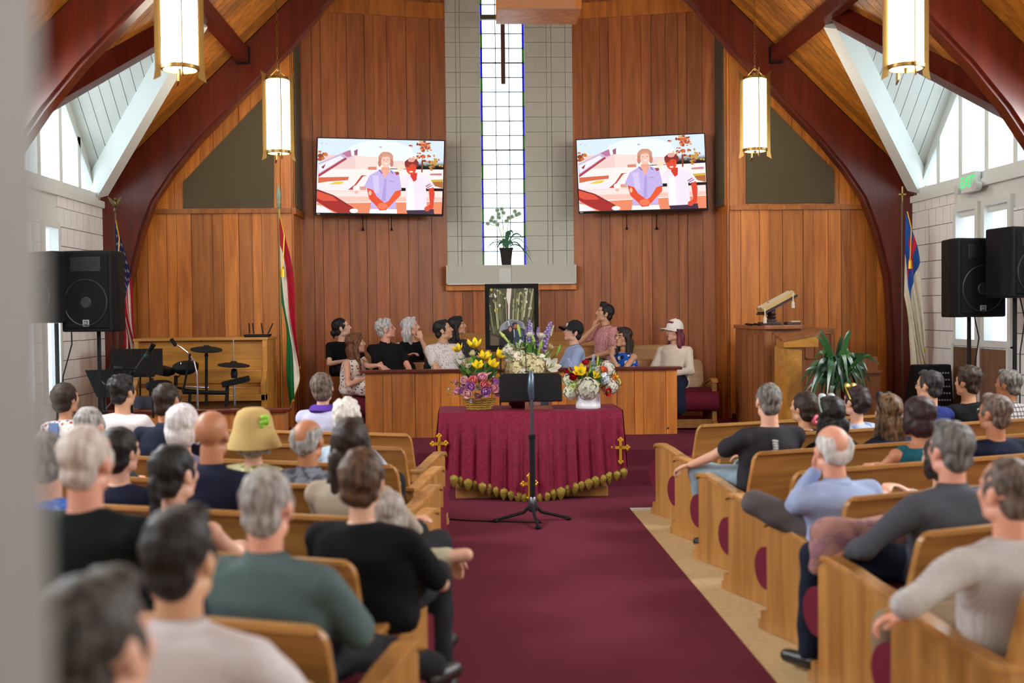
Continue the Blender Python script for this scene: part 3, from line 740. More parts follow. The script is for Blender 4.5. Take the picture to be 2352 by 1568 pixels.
MB().tube([(px-.02, 9.06, p0.z+.1), (px-.035, 9.1, p1.z), (tp.x, 9.1, tp.z)], .004, 6).build('gooseneck', M_black, mc)
MB().cap((tp.x, 9.1, tp.z-.01), (tp.x, 9.1, tp.z+.035), .008, .009).build('capsule', M_black, mc)
cb = thing('floor_cable', 'black cable lying on the carpet left of the music stand', 'cable', (0, 9, 0))
a = at(1022, 1197, 9.05); MB().tube([(a.x-.3, 9.15, .01), (a.x, 9.1, .01), (a.x+.2, 9.0, .01), (px-.3, 8.95, .01), (px-.1, 8.9, .01), (px+.06, 8.85, .012), (px+.02, 8.95, .03)], .006, 6).build('cable_run', M_black, cb)
# ================================================================ easel portrait
ep = thing('easel', 'black easel holding the framed portrait behind the flowers', 'easel', (.57, 11.5, .3))
a = at(1115, 803, 11.45); b = at(1236, 651, 11.45)
for q in (1150, 1172):
    t0 = at(q, 798, 11.43); MB().tube([(t0.x, 11.43, t0.z), (t0.x-.02, 11.36, .30)], .009, 8).build('leg', M_black, ep)
t0 = at(1215, 798, 11.43); MB().tube([(t0.x, 11.43, t0.z), (t0.x+.1, 11.36, .3)], .009, 8).build('leg', M_black, ep)
MB().tube([(.56, 11.48, a.z-.01), (.56, 11.9, .30)], .009, 8).build('leg', M_black, ep)
MB().box((a.x+.06, 11.40, a.z-.02), (b.x-.06, 11.47, a.z-.001)).build('ledge', M_black, ep)
pf_ = thing('framed_portrait', 'tall black framed photograph of a couple under an umbrella', 'picture', (a.x, 11.45, a.z))
fw_ = .044
m = MB()
for lo, hi in (((a.x, a.z), (b.x, a.z+fw_)), ((a.x, b.z-fw_), (b.x, b.z)), ((a.x, a.z+fw_), (a.x+fw_, b.z-fw_)), ((b.x-fw_, a.z+fw_), (b.x, b.z-fw_))):
    MB().box((lo[0], 11.43, lo[1]), (hi[0], 11.46, hi[1])).build('frame_bar', plain('black frame', '#0e0a0b', .6, spec=.2), pf_)
def canvas(parent, name, P, shapes, mat, dn, step=.0004):
    """flat printed or lit picture: coloured shapes in 0..1 picture space on the plane P(u, v)"""
    m = MB()
    for k, (col, pts) in enumerate(shapes):
        q = [P(u, v)+dn*(k*step) for u, v in pts]; m.add(q, [tuple(range(len(q)))], 0, (*lin(col), 1))
    return m.build(name, mat, parent)
def blob(cx, cy, rx, ry, n=12, seed=0, j=0.0):
    r = random.Random(seed); return [(cx+rx*math.cos(2*math.pi*i/n)*(1+j*(r.random()-.5)), cy+ry*math.sin(2*math.pi*i/n)*(1+j*(r.random()-.5))) for i in range(n)]
sh = [('#4a4a34', [(0, 0), (1, 0), (1, 1), (0, 1)])]
r = random.Random(3)
sh.append(('#d8cbc0', [(.40, 0), (.50, 0), (.49, .12), (.46, .3), (.45, .55), (.42, .55), (.42, .3), (.38, .16)]))
for k in range(46):
    u = r.random(); v0 = r.random()*.3; cx_ = .44; lean = (u-cx_)*.25
    c = r.choice(['#7c7f52', '#9ba06a', '#33351f', '#6a6d4c', '#b5b58c', '#2a2b1c', '#8a8a66'])
    if abs(u-.44) < .05: continue
    w = .006+.008*r.random(); sh.append((c, [(u+lean-w, v0), (u+lean+w, v0), (u+w, v0+.5), (u-w, v0+.5)]))
for k in range(70):
    u = r.random(); v0 = r.random()*.42
    if abs(u-.44) < .06: continue
    c = r.choice(['#8d9068', '#c9c8bb', '#5f6a3c', '#3e4427', '#a2a66a', '#777b66', '#d5d4cc'] + (['#b7a93e', '#8a8f2e'] if u < .45 else []))
    sh.append((c, blob(u, v0, .012+.02*r.random(), .01+.022*r.random(), 8, k, .6)))
sh += [('#3b3328', [(0, .78), (.3, .84), (.3, 1), (0, 1)]), ('#5b4f3f', [(.02, .82), (.2, .86), (.22, 1), (.02, 1)]),
       ('#8b8e98', [(.21, .80), (.24, .66), (.33, .59), (.48, .545), (.63, .56), (.75, .60), (.80, .68), (.85, .76), (.72, .70), (.58, .685), (.42, .71), (.30, .73)]),
       ('#6a6d78', [(.35, .62), (.48, .56), (.63, .58), (.73, .62), (.74, .69), (.58, .68), (.42, .70), (.34, .71)]),
       ('#d7d8dc', [(.41, .57), (.43, .57), (.455, .68), (.44, .69)]),
       ('#191a1b', [(.27, .78), (.40, .71), (.52, .74), (.55, 1), (.2, 1)]), ('#2f3f58', [(.53, .74), (.64, .71), (.74, .74), (.78, .95), (.72, 1), (.54, 1)]),
       ('#46597a', [(.66, .73), (.73, .75), (.74, .86), (.66, .84)]),
       ('#2a1b18', blob(.565, .645, .065, .045)), ('#a5594a', blob(.585, .675, .045, .05)), ('#4f2a24', blob(.59, .715, .03, .02)),
       ('#22201d', blob(.465, .715, .058, .06)), ('#b7796a', blob(.462, .72, .036, .042)), ('#cfd2d8', [(.535, .72), (.55, .72), (.56, .86), (.55, .86)])]
M_print = vcolmat('photo print', 0, .35)
ai = (a.x+fw_, a.z+fw_); bi = (b.x-fw_, b.z-fw_)
canvas(pf_, 'photo_print', lambda u, v: Vector((ai[0]+(bi[0]-ai[0])*u, 11.446, bi[1]-(bi[1]-ai[1])*v)), sh, M_print, Vector((0, -1, 0)), .00012)
# ================================================================ wall screens
def uvp(x, y): return ((x-55)/2215, (y-150)/1310)
def U(*p): return [uvp(*q) for q in p]
def UB(x, y, rx, ry, n=12, s=0, j=0): return [uvp(*q) for q in blob(x, y, rx, ry, n, s, j)]
sc_ = [('#dff0fb', [(0, 0), (1, 0), (1, 1), (0, 1)]), ('#f3fdff', UB(1150, 420, 620, 260)), ('#f6d3cf', U((180, 440), (700, 440), (1080, 470), (1100, 700), (200, 720))), ('#fae3dc', U((700, 450), (1100, 460), (1100, 680), (720, 690))),
       ('#f6d9d6', U((1370, 520), (1600, 520), (1600, 660), (1370, 660))), ('#fff4f0', U((55, 690), (2270, 660), (2270, 1000), (55, 1000)))]
r = random.Random(9)
for k in range(40): sc_.append((r.choice(['#b5482c', '#d2683e', '#e39a68', '#8f3322', '#efb37a']), UB(1890+r.gauss(0, 90), 250+r.gauss(0, 50), 18+22*r.random(), 12+20*r.random(), 7, k, .7)))
for k in range(26): sc_.append((r.choice(['#b5482c', '#d2683e', '#a03c28', '#f0c080']), UB(1870+r.gauss(0, 70), 430+r.gauss(0, 45), 14+16*r.random(), 10+14*r.random(), 7, k+50, .7)))
for k in range(30): sc_.append((r.choice(['#b5602c', '#d29a3e', '#8c3a20', '#caa048']), UB(2080+r.gauss(0, 45), 560+r.gauss(0, 55), 16+18*r.random(), 12+18*r.random(), 7, k+90, .7)))
for k in range(14): sc_.append((r.choice(['#b0502c', '#d27a3e', '#8c3a20']), UB(115+r.gauss(0, 30), 480+r.gauss(0, 45), 22+18*r.random(), 18+18*r.random(), 7, k+130, .7)))
sc_ += [('#8f3322', U((1870, 500), (1905, 500), (1895, 720), (1870, 720))), ('#e08a72', U((930, 640), (1080, 635), (1080, 690), (930, 690))),
        ('#d86a48', U((75, 840), (600, 820), (590, 880), (240, 910), (75, 940))), ('#f0d050', U((240, 960), (380, 910), (520, 905), (480, 950), (300, 970))),
        ('#c98090', U((2030, 740), (2240, 730), (2240, 770), (2030, 770))), ('#b5642c', U((2050, 860), (2265, 840), (2265, 1000), (2120, 960))), ('#d8b038', U((2050, 850), (2265, 840), (2265, 880), (2070, 890))),
        ('#d0b8d8', U((70, 590), (480, 400), (620, 340), (640, 470), (350, 600), (75, 800))), ('#f4f2ff', U((75, 620), (450, 450), (500, 490), (90, 760))), ('#b03a48', U((75, 790), (540, 480), (560, 510), (75, 840))),
        ('#c07a9a', U((470, 410), (620, 345), (640, 460), (560, 470), (520, 440))), ('#a06080', U((680, 360), (745, 330), (740, 440), (690, 440))), ('#a03038', U((120, 660), (200, 600), (160, 690))),
        ('#fbf0f4', U((60, 960), (700, 960), (900, 1080), (60, 1090))), ('#f9c9bb', U((60, 1070), (2260, 1050), (2260, 1280), (60, 1280))), ('#fde8e4', U((60, 1080), (2260, 1060), (2260, 1160), (60, 1170))), ('#f08a62', U((60, 1285), (2260, 1240), (2255, 1470), (60, 1470))), ('#fff0ea', U((400, 1270), (2260, 1228), (2260, 1242), (400, 1288))),
        ('#c04a30', U((590, 1050), (700, 960), (820, 790), (920, 790), (850, 810), (720, 980), (700, 1050))), ('#fff6f2', UB(735, 1020, 60, 50)), ('#f3b8a4', UB(735, 1090, 35, 30)), ('#e0a090', U((790, 990), (900, 985), (910, 1050), (800, 1050))),
        ('#a81818', U((55, 1050), (350, 1160), (560, 1280), (760, 1420), (740, 1460), (420, 1460), (250, 1380), (55, 1260))), ('#e05038', U((60, 1060), (330, 1165), (420, 1250), (160, 1250), (60, 1200))), ('#7c1020', U((55, 1045), (350, 1150), (700, 1370), (690, 1385), (340, 1170), (55, 1075))), ('#f7f4ff', U((55, 1320), (160, 1340), (350, 1450), (50, 1460))), ('#ffffff', UB(700, 1420, 75, 40)),
        ('#ffffff', U((980, 1380), (1450, 1380), (1460, 1470), (970, 1470))),
        ('#fbe4c8', UB(1500, 640, 60, 60)), ('#d69a80', UB(1238, 485, 132, 125, 16, 3, .12)), ('#c98670', UB(1135, 560, 34, 75, 10, 4, .2)), ('#c98670', UB(1342, 560, 32, 75, 10, 5, .2)), ('#fbcdbb', UB(1238, 540, 82, 118)), ('#e0a48c', U((1150, 470), (1190, 420), (1300, 420), (1330, 480), (1290, 455), (1200, 455))), ('#b5705c', UB(1205, 510, 16, 6)), ('#b5705c', UB(1275, 508, 16, 6)), ('#e8a48c', U((1235, 515), (1250, 545), (1232, 550))), ('#fff1e8', UB(1245, 572, 34, 14)), ('#f3a98e', U((1170, 640), (1300, 640), (1310, 760), (1225, 860), (1140, 740))),
        ('#f7b39a', U((1180, 690), (1290, 690), (1225, 840))),
        ('#c8b6ee', U((1130, 690), (1190, 740), (1225, 850), (1290, 740), (1340, 690), (1480, 760), (1530, 1040), (1430, 1060), (1440, 1370), (990, 1370), (1010, 1050), (870, 985), (960, 790))), ('#b3a0e2', U((1225, 850), (1260, 850), (1250, 1240), (1180, 1250))), ('#d9ccf6', U((1010, 800), (1120, 780), (1140, 1100), (1050, 1100))), ('#9a86cc', U((1310, 880), (1390, 890), (1385, 900), (1305, 890))),
        ('#8f70b8', U((1110, 690), (1140, 680), (1190, 750), (1170, 760))), ('#8f70b8', U((1330, 690), (1310, 690), (1350, 750), (1385, 755))),
        ('#e84a22', U((915, 1010), (1030, 1050), (1090, 1160), (1200, 1250), (1300, 1320), (1270, 1400), (1150, 1410), (1090, 1330), (960, 1200))), ('#f0562c', U((1420, 1060), (1515, 1050), (1510, 1140), (1400, 1250), (1320, 1340), (1230, 1390), (1200, 1290), (1300, 1240))), ('#ffc0a0', UB(975, 1100, 26, 45)), ('#f47a52', UB(1200, 1330, 90, 60)),
        ('#7c2420', UB(1695, 575, 132, 100, 16, 8, .15)), ('#e8a8a0', UB(1690, 500, 70, 45, 10, 9, .4)), ('#d8301a', U((1680, 720), (1800, 730), (1790, 860), (1740, 890), (1680, 800))), ('#e8482a', UB(1690, 650, 90, 115)), ('#8c2a24', U((1570, 560), (1780, 530), (1800, 600), (1700, 570), (1640, 620), (1590, 640))), ('#fff0e4', UB(1690, 712, 36, 14)), ('#a03020', UB(1650, 625, 22, 7)), ('#a03020', UB(1730, 615, 22, 7)),
        ('#f6eaff', U((1600, 760), (1660, 760), (1740, 890), (1790, 860), (1810, 740), (1960, 790), (2100, 960), (1990, 1020), (1960, 960), (1990, 1400), (1620, 1400), (1600, 1000), (1520, 900))), ('#fdf8ff', U((1640, 840), (1740, 920), (1760, 1390), (1640, 1390))),
        ('#9a4050', U((1950, 965), (2040, 915), (2048, 925), (1962, 980))), ('#9a4050', U((1975, 990), (2065, 940), (2072, 950), (1985, 1003))), ('#b03a28', U((1400, 720), (1470, 720), (1480, 760), (1430, 780))),
        ('#e0381c', U((2010, 1020), (2095, 980), (2120, 1100), (2100, 1350), (2010, 1430), (1940, 1380), (2040, 1290))), ('#2a1038', U((1620, 1400), (1990, 1390), (2110, 1370), (2120, 1470), (1640, 1470))), ('#e0482c', UB(1990, 1370, 50, 45))]
sc_ += [('#8a98b0', UB(125, 238, 18, 5)), ('#c8a0a0', UB(212, 247, 20, 4)), ('#b8c4d0', UB(1140, 285, 28, 16))]
M_screen = vcolmat('lit screen', .66)
def tv(cs, label):
    TL, TR, BR, BL = cs
    t = thing('wall_screen', label, 'screen', tuple((TL+BR)/2))
    ux = (TR-TL).normalized(); uz = (TL-BL).normalized(); n = ux.cross(uz).normalized()
    if n.y > 0: n = -n
    def slab(a, b, c, d, t0, t1, nm, mat, par=t):
        v = [p+n*t0 for p in (a, b, c, d)]+[p+n*t1 for p in (a, b, c, d)]
        return MB().add(v, [(3, 2, 1, 0), (4, 5, 6, 7), (0, 1, 5, 4), (1, 2, 6, 5), (2, 3, 7, 6), (3, 0, 4, 7)]).build(nm, mat, par)
    slab(TL, TR, BR, BL, -.045, 0, 'casing', M_black)
    e = .012; be = .025; il = [TL+ux*e-uz*e, TR-ux*e-uz*e, BR-ux*e+uz*be, BL+ux*e+uz*be]
    for a_, b_, c_, d_ in ((TL, TR, il[1], il[0]), (TR, BR, il[2], il[1]), (BR, BL, il[3], il[2]), (BL, TL, il[0], il[3])): slab(a_, b_, c_, d_, 0, .004, 'bezel', M_black)
    slab(BL+ux*.02+uz*.012, BL+ux*.06+uz*.012, BL+ux*.06+uz*.004, BL+ux*.02+uz*.004, .004, .006, 'maker_badge', M_white)
    def P(u, v): return (il[0]*(1-u)+il[1]*u)*(1-v)+(il[3]*(1-u)+il[2]*u)*v
    canvas(t, 'lit_picture', P, [(c, [(min(1, max(0, u)), min(1, max(0, v))) for u, v in p]) for c, p in sc_], M_screen, n, .00005)
    c0 = (TL+BR)/2; MB().beam(c0+Vector((0, .04, 0)), c0+Vector((0, .33, 0)), .3, .25).build('wall_mount', M_black, t)
tv((at(728, 315, 14.30), at(1022, 322, 14.66), at(1018, 496, 14.60), at(724, 493, 14.24)), 'wall screen left of the window showing two men by cars')
tv((at(1322, 320, 14.66), at(1619, 305, 14.30), at(1627, 482, 14.24), at(1329, 490, 14.60)), 'wall screen right of the window showing two men by cars')
# ================================================================ flowers
FT = {}
def petal(L, w, curl, n=5, col=None, base=0):
    v = []; f = []
    for i in range(n+1):
        t = i/n; ww = w*math.sin(math.pi*min(1, t*.9+.08))**.8*(1 if t < 1 else .1); a = curl*t
        y = L*(t-.15*curl*t*t); z = L*curl*.5*t*t
        v += [(-ww, y, z+.15*w), (0, y, z), (ww, y, z+.15*w)]
    for i in range(n):
        for j in range(2): f.append((3*i+j, 3*i+j+1, 3*i+4+j, 3*i+3+j))
    return v, f
def ptm(m, v, f, M, mi=0): m.add([M @ Vector(p) for p in v], f, mi)
def flower_mesh(kind, col, col2='#8a9a3a'):
    k = (kind, col)
    if k in FT: return FT[k]
    m = MB(); r = random.Random(hash(kind) % 999 if False else len(kind)); ma = fabric('petal '+col, col, rough=.7); mb = plain('flower eye '+col2, col2, .8)
    if kind == 'lily':
        for i in range(6):
            v, f = petal(.085, .021, .55 if i % 2 else .7, 6); ptm(m, v, f, Matrix.Rotation(i*math.pi/3, 4, 'Z') @ Matrix.Rotation(R_(28), 4, 'X'))
        for i in range(5): a = i*1.256; m.tube([(0, 0, 0), (.012*math.cos(a), .012*math.sin(a), .055)], .002, 4, 1)
    elif kind == 'rose':
        m.ell((0, 0, .026), (.013, .013, .02), nu=10, nv=7)
        for ring, (n, rr, tilt, L) in enumerate(((4, .014, 80, .052), (5, .026, 66, .054), (6, .034, 44, .052))):
            for i in range(n):
                v, f = petal(L, .024, .5, 4); ptm(m, v, f, Matrix.Rotation(2*math.pi*(i+ring*.4)/n, 4, 'Z') @ Matrix.Translation((0, rr*.5, .004)) @ Matrix.Rotation(R_(tilt), 4, 'X'))
    elif kind == 'mum':
        for ring, (n, tilt, L) in enumerate(((14, 8, .042), (12, 30, .038), (9, 55, .03), (5, 78, .022))):
            for i in range(n):
                v, f = petal(L, .007, .35, 3); ptm(m, v, f, Matrix.Rotation(2*math.pi*(i+ring*.5)/n, 4, 'Z') @ Matrix.Rotation(R_(tilt), 4, 'X'))
        m.ell((0, 0, .008), (.014, .014, .01), nu=8, nv=5, mi=1)
    elif kind == 'hydrangea':
        for i in range(54):
            z = 1-2*(i+.5)/54; a = i*2.4; q = math.sqrt(1-z*z); n = Vector((q*math.cos(a), q*math.sin(a), z))
            if z < -.5: continue
            x, y, d = frame(n); c = n*(.058+.006*(i%3))
            for b in range(4):
                t = b*math.pi/2+i; e = x*math.cos(t)+y*math.sin(t); g = x*-math.sin(t)+y*math.cos(t)
                m.add([c, c+e*.014+g*.011+d*.006, c+e*.024+d*.001, c+e*.014-g*.011+d*.006], [(0, 1, 2, 3)])
        m.ell((0, 0, 0), .054, nu=10, nv=7)
    elif kind == 'spike':
        for i in range(34):
            t = i/34; a = i*2.4; rr = .026*(1-t*.75); m.ell((rr*math.cos(a), rr*math.sin(a), .02+.21*t), (.016*(1-.55*t), .016*(1-.55*t), .012*(1-.4*t)), nu=6, nv=5)
        m.tube([(0, 0, -.05), (0, 0, .22)], .004, 5, 1)
    elif kind == 'bud':
        m.cap((0, 0, 0), (0, 0, .06), .006, .009, 8).cap((0, 0, .05), (0, 0, .085), .012, .004, 8)
    elif kind == 'leaf':
        v, f = petal(.13, .024, .35, 6); ptm(m, v, f, Matrix.Identity(4))
    elif kind == 'fern':
        for i in range(12):
            t = i/12
            for s in (-1, 1):
                v, f = petal(.05*(1-t*.7), .006, .2, 2); ptm(m, v, f, Matrix.Translation((0, .16*t, .03*t*t)) @ Matrix.Rotation(s*R_(-55), 4, 'Z'))
    FT[k] = m.mesh(kind, [ma, mb], 60); return FT[k]
def put(parent, kind, col, P, out, sc=1.0, roll=0.0, col2='#8a9a3a'):
    me = flower_mesh(kind, col, col2); o = link(kind if kind not in ('spike', 'mum', 'bud') else {'spike': 'flower_spike', 'mum': 'daisy', 'bud': 'lily_bud'}[kind], me, parent)
    x, y, d = frame(out); R = Matrix((x, y, d)).transposed().to_4x4()
    if kind in ('leaf', 'fern'):       # leaf runs along out
        dd = Vector(out).normalized(); xx = dd.cross(Vector((0, 0, 1))).normalized(); zz = xx.cross(dd); R = Matrix((xx, dd, zz)).transposed().to_4x4()
    o.matrix_basis = Matrix.Translation(P) @ R @ Matrix.Rotation(roll, 4, 'Z') @ Matrix.Scale(sc, 4)
    return o
def px3(Y): return lambda px, py, dy=0: at(px, py, Y+dy)
fr = random.Random(4)
def bouquet(t, Y, items, C, leaves, lr):
    C = Vector(C)
    for kind, col, px, py, sc, dy, *e in items:
        P = at(px, py, Y+dy); out = (P-C); out.y = out.y*.6-.10*sc; put(t, kind, col, P, out if not e else e[0], sc, fr.random()*6)
    for kind, col, px, py, sc, dy, *e in items:
        if kind in ('rose', 'mum', 'hydrangea') and fr.random() < .75:
            P = at(px+fr.uniform(-16, 16), py+fr.uniform(-12, 12), Y+dy+.035); put(t, fr.choice(['rose', 'mum']), fr.choice([col, col, WH]), P, (P-C)+Vector((0, -.1, 0)), sc*fr.uniform(.55, .8), fr.random()*6)
    for k in range(int(leaves*1.7)):
        a = fr.uniform(0, 6.28); el = fr.uniform(-.25, 1.1); d = Vector((math.cos(a)*math.cos(el), math.sin(a)*math.cos(el), math.sin(el)))
        put(t, fr.choice(['leaf', 'leaf', 'fern']), fr.choice(['#3a6a30', '#558a38', '#2c5530', '#7aa64a']), C+Vector((d.x*lr[0], d.y*.13, d.z*lr[1]))*fr.uniform(.5, 1.05), d, fr.uniform(.7, 1.25), 0)
# basket
Yb = 10.25
fb = thing('flower_basket', 'wicker basket of yellow lilies over pink and lilac roses', 'flowers', tuple(at(1100, 945, Yb)))
b0 = at(1076, 945, Yb); b1 = at(1126, 945, Yb); t0 = at(1064, 919, Yb); t1 = at(1138, 919, Yb); cx = (b0.x+b1.x)/2; hb = t0.z-b0.z
M_wick = fabric('wicker', '#c8a052', 'check', '#8a6428', 30, thr=.35)
pr_ = [((cx, Yb, .803+hb*k/5), ((b1.x-b0.x)/2)*(1-k/5)+((t1.x-t0.x)/2)*k/5+(.004 if k % 2 else 0), .07+.02*k/5) for k in range(6)]
MB().loft(pr_, 24).build('basket', M_wick, fb, 60)
for k in range(5): z = .803+hb*(k+.6)/5; w = ((b1.x-b0.x)/2)*(1-k/5)+((t1.x-t0.x)/2)*k/5; MB().tube([(cx+(w+.008)*math.cos(a), Yb+(.078+.02*k/5)*math.sin(a), z+.004*math.sin(a*12)) for a in np.linspace(0, 6.28, 40)], .007, 6).build('weave', M_wick, fb)
Y1 = '#f2cf1e'; PK = '#f0b4c4'; LL = '#c88ccf'; CO = '#f28e8e'; WH = '#d6d1c2'; CR = '#d2c79a'
bouquet(fb, Yb, [('lily', Y1, 1090, 800, 1.35, -.02), ('lily', Y1, 1055, 808, 1.1, 0), ('lily', Y1, 1112, 826, 1.2, -.05), ('lily', Y1, 1140, 818, 1.1, 0, Vector((.8, -.2, .5))), ('lily', Y1, 1098, 845, 1.05, -.12), ('lily', Y1, 1128, 842, 1.1, -.08),
    ('rose', CR, 1086, 818, .8, -.05), ('mum', WH, 1077, 841, .9, -.1), ('rose', WH, 1063, 826, .85, 0), ('rose', '#f0d8b8', 1120, 818, .8, .03), ('mum', WH, 1112, 862, .9, -.1), ('mum', WH, 1128, 862, .9, -.06),
    ('rose', PK, 1107, 870, 1.15, -.12), ('rose', CO, 1088, 876, 1.1, -.15), ('rose', '#f1c2c8', 1071, 876, 1.05, -.1), ('rose', CO, 1112, 885, 1.15, -.16), ('rose', LL, 1083, 889, 1.2, -.17), ('rose', LL, 1113, 898, 1.25, -.17), ('rose', PK, 1131, 892, 1.1, -.12), ('rose', LL, 1133, 880, 1.0, -.06), ('rose', '#f3c6c6', 1077, 903, 1.1, -.18), ('rose', PK, 1056, 894, .9, -.08), ('rose', LL, 1066, 897, .9, -.1), ('rose', '#e8a0a8', 1052, 878, .8, 0), ('rose', '#e8a0a8', 1049, 900, .7, 0), ('rose', '#c77ab8', 1098, 868, 1.0, -.05), ('rose', PK, 1098, 908, .8, -.14), ('rose', '#d98cb0', 1138, 903, .8, -.05), ('rose', CO, 1122, 873, .9, -.04)],
    (cx, Yb+.02, .98), 46, (.2, .26))
# tall white arrangement
Yw = 10.42
fw2 = thing('flower_vase', 'tall white arrangement with lilac spikes behind the music stand', 'flowers', (.57, Yw, .8))
MB().lathe([(.06, 0), (.085, .03), (.10, .12), (.07, .2), (.055, .25), (.07, .28), (.05, .28), (.04, .2)], (at(1190, 940, Yw).x, Yw, .803), 24).build('urn', plain('dark red urn', '#2a0d10', .25), fw2, 60)
LV = '#9d86c9'
bouquet(fw2, Yw, [('hydrangea', CR, 1182, 848, 1.35, -.08), ('hydrangea', CR, 1233, 845, 1.5, -.1), ('hydrangea', '#f2ead0', 1195, 822, 1.1, -.06), ('hydrangea', WH, 1172, 808, 1.1, 0), ('hydrangea', CR, 1213, 830, 1.1, -.1), ('hydrangea', WH, 1203, 858, .9, -.12), ('hydrangea', CR, 1250, 858, 1.0, -.05),
    ('lily', WH, 1262, 845, 1.5, -.1, Vector((.35, -.8, .4))), ('lily', WH, 1200, 800, 1.1, -.05), ('lily', '#f5f2e8', 1178, 830, .9, -.08), ('rose', WH, 1218, 775, 1.0, 0, Vector((0, -.2, 1))), ('rose', WH, 1242, 778, 1.05, 0, Vector((.1, -.2, 1))), ('mum', WH, 1222, 818, 1.0, -.1), ('mum', WH, 1216, 805, .9, -.05), ('rose', CR, 1254, 815, .9, -.04), ('rose', CR, 1262, 800, .8, 0), ('hydrangea', '#f5f0dc', 1245, 825, .8, -.06),
    ('spike', LV, 1222, 790, 1.0, .02, Vector((-.1, 0, 1))), ('spike', LV, 1240, 812, 1.4, .02, Vector((.36, 0, 1))), ('spike', LV, 1208, 795, .8, .04, Vector((.02, 0, 1))), ('spike', '#e9efc8', 1218, 772, .55, .03, Vector((.12, 0, 1))), ('spike', '#ede9d2', 1262, 772, .5, .05, Vector((.4, 0, 1))), ('spike', LV, 1228, 800, .9, .05, Vector((.2, 0, 1))),
    ('bud', '#b9c96a', 1168, 785, 1.5, 0, Vector((-.5, 0, .6))), ('bud', '#a8c95a', 1195, 772, 1.3, 0, Vector((-.2, 0, 1))), ('bud', '#a8c060', 1228, 800, 1.5, -.06, Vector((-.15, -.2, 1))), ('bud', '#8fae4a', 1236, 812, 1.6, -.06, Vector((.3, -.2, 1))), ('bud', '#7fb040', 1278, 815, 1.2, 0, Vector((.4, 0, 1)))],
    (at(1212, 840, Yw).x, Yw+.03, at(1212, 850, Yw).z), 46, (.24, .22))
# white pot bouquet
Yp = 10.28
fp = thing('flower_pot', 'white round pot of mixed red, yellow and white flowers', 'flowers', tuple(at(1350, 940, Yp)))
pc = at(1351, 940, Yp)
MB().lathe([(.112, 0), (.116, .008), (.116, .03), (.113, .034), (.114, .125), (.118, .13), (.105, .13), (.10, .1), (.02, .1)], (pc.x, Yp, .803), 30).build('pot', plain('white ceramic', '#dcdce0', .35), fp, 40)
RD = '#b01424'
bouquet(fp, Yp, [('hydrangea', '#c6c5b2', 1350, 892, 1.45, -.14), ('hydrangea', '#c6c5b2', 1375, 860, 1.1, 0), ('hydrangea', WH, 1398, 885, 1.25, 0), ('hydrangea', '#e4ead0', 1312, 900, 1.0, -.03), ('hydrangea', '#dfe8c4', 1308, 872, .9, 0), ('hydrangea', '#e3e7ee', 1385, 870, .85, -.05), ('hydrangea', WH, 1393, 848, 1.1, .04),
    ('lily', Y1, 1335, 858, 1.25, -.1), ('lily', Y1, 1365, 866, .8, -.1), ('lily', '#e8c840', 1408, 868, .8, 0), ('rose', RD, 1322, 868, 1.1, -.1), ('rose', RD, 1311, 858, 1.05, 0), ('rose', RD, 1345, 838, .9, 0), ('mum', RD, 1395, 900, 1.35, -.12), ('mum', '#d9e6a0', 1317, 887, 1.1, -.14), ('mum', '#dbe59a', 1420, 876, .9, 0), ('mum', '#e8edc0', 1338, 842, .9, 0), ('rose', '#e8703c', 1383, 852, .9, -.04), ('rose', '#e87a30', 1406, 870, .8, -.03), ('mum', WH, 1364, 850, 1.0, -.06), ('mum', '#e6eca8', 1370, 880, .9, -.1),
    ('spike', '#a9b2de', 1318, 862, .75, .03, Vector((-.3, 0, 1))), ('spike', '#a9b2de', 1362, 852, .7, .03, Vector((.05, 0, 1))), ('bud', '#9fc050', 1372, 838, 1.0, 0, Vector((.1, 0, 1))), ('bud', '#9fc050', 1352, 872, 1.3, -.1, Vector((.1, -.3, 1)))],
    (pc.x, Yp+.02, at(1355, 895, Yp).z), 40, (.2, .16))
# small frame and urn on the table
sf = thing('small_picture', 'small wooden framed picture standing on the table cloth', 'picture', tuple(at(1240, 945, 10.2)))
a = at(1206, 944, 10.2); b = at(1268, 906, 10.2); a.z = .803; fm = wood('small frame wood', '#6a3a2c', '#8a5442', 0, 20)
for lo, hi in (((a.x, a.z), (b.x, a.z+.035)), ((a.x, b.z-.03), (b.x, b.z)), ((a.x, a.z+.035), (a.x+.035, b.z-.03)), ((b.x-.035, a.z+.035), (b.x, b.z-.03))): MB().box((lo[0], 10.19, lo[1]), (hi[0], 10.225, hi[1])).build('frame_bar', fm, sf)
canvas(sf, 'photo_print', lambda u, v: Vector((a.x+.035+(b.x-a.x-.07)*u, 10.21, b.z-.03-(b.z-a.z-.065)*v)), [('#2c3440', [(0, 0), (1, 0), (1, 1), (0, 1)]), ('#6a7078', [(0, 0), (1, 0), (1, .5), (0, .6)]), ('#d0b0a0', blob(.4, .35, .12, .25)), ('#8a5a50', blob(.42, .75, .2, .25))], M_print, Vector((0, -1, 0)), .0004)
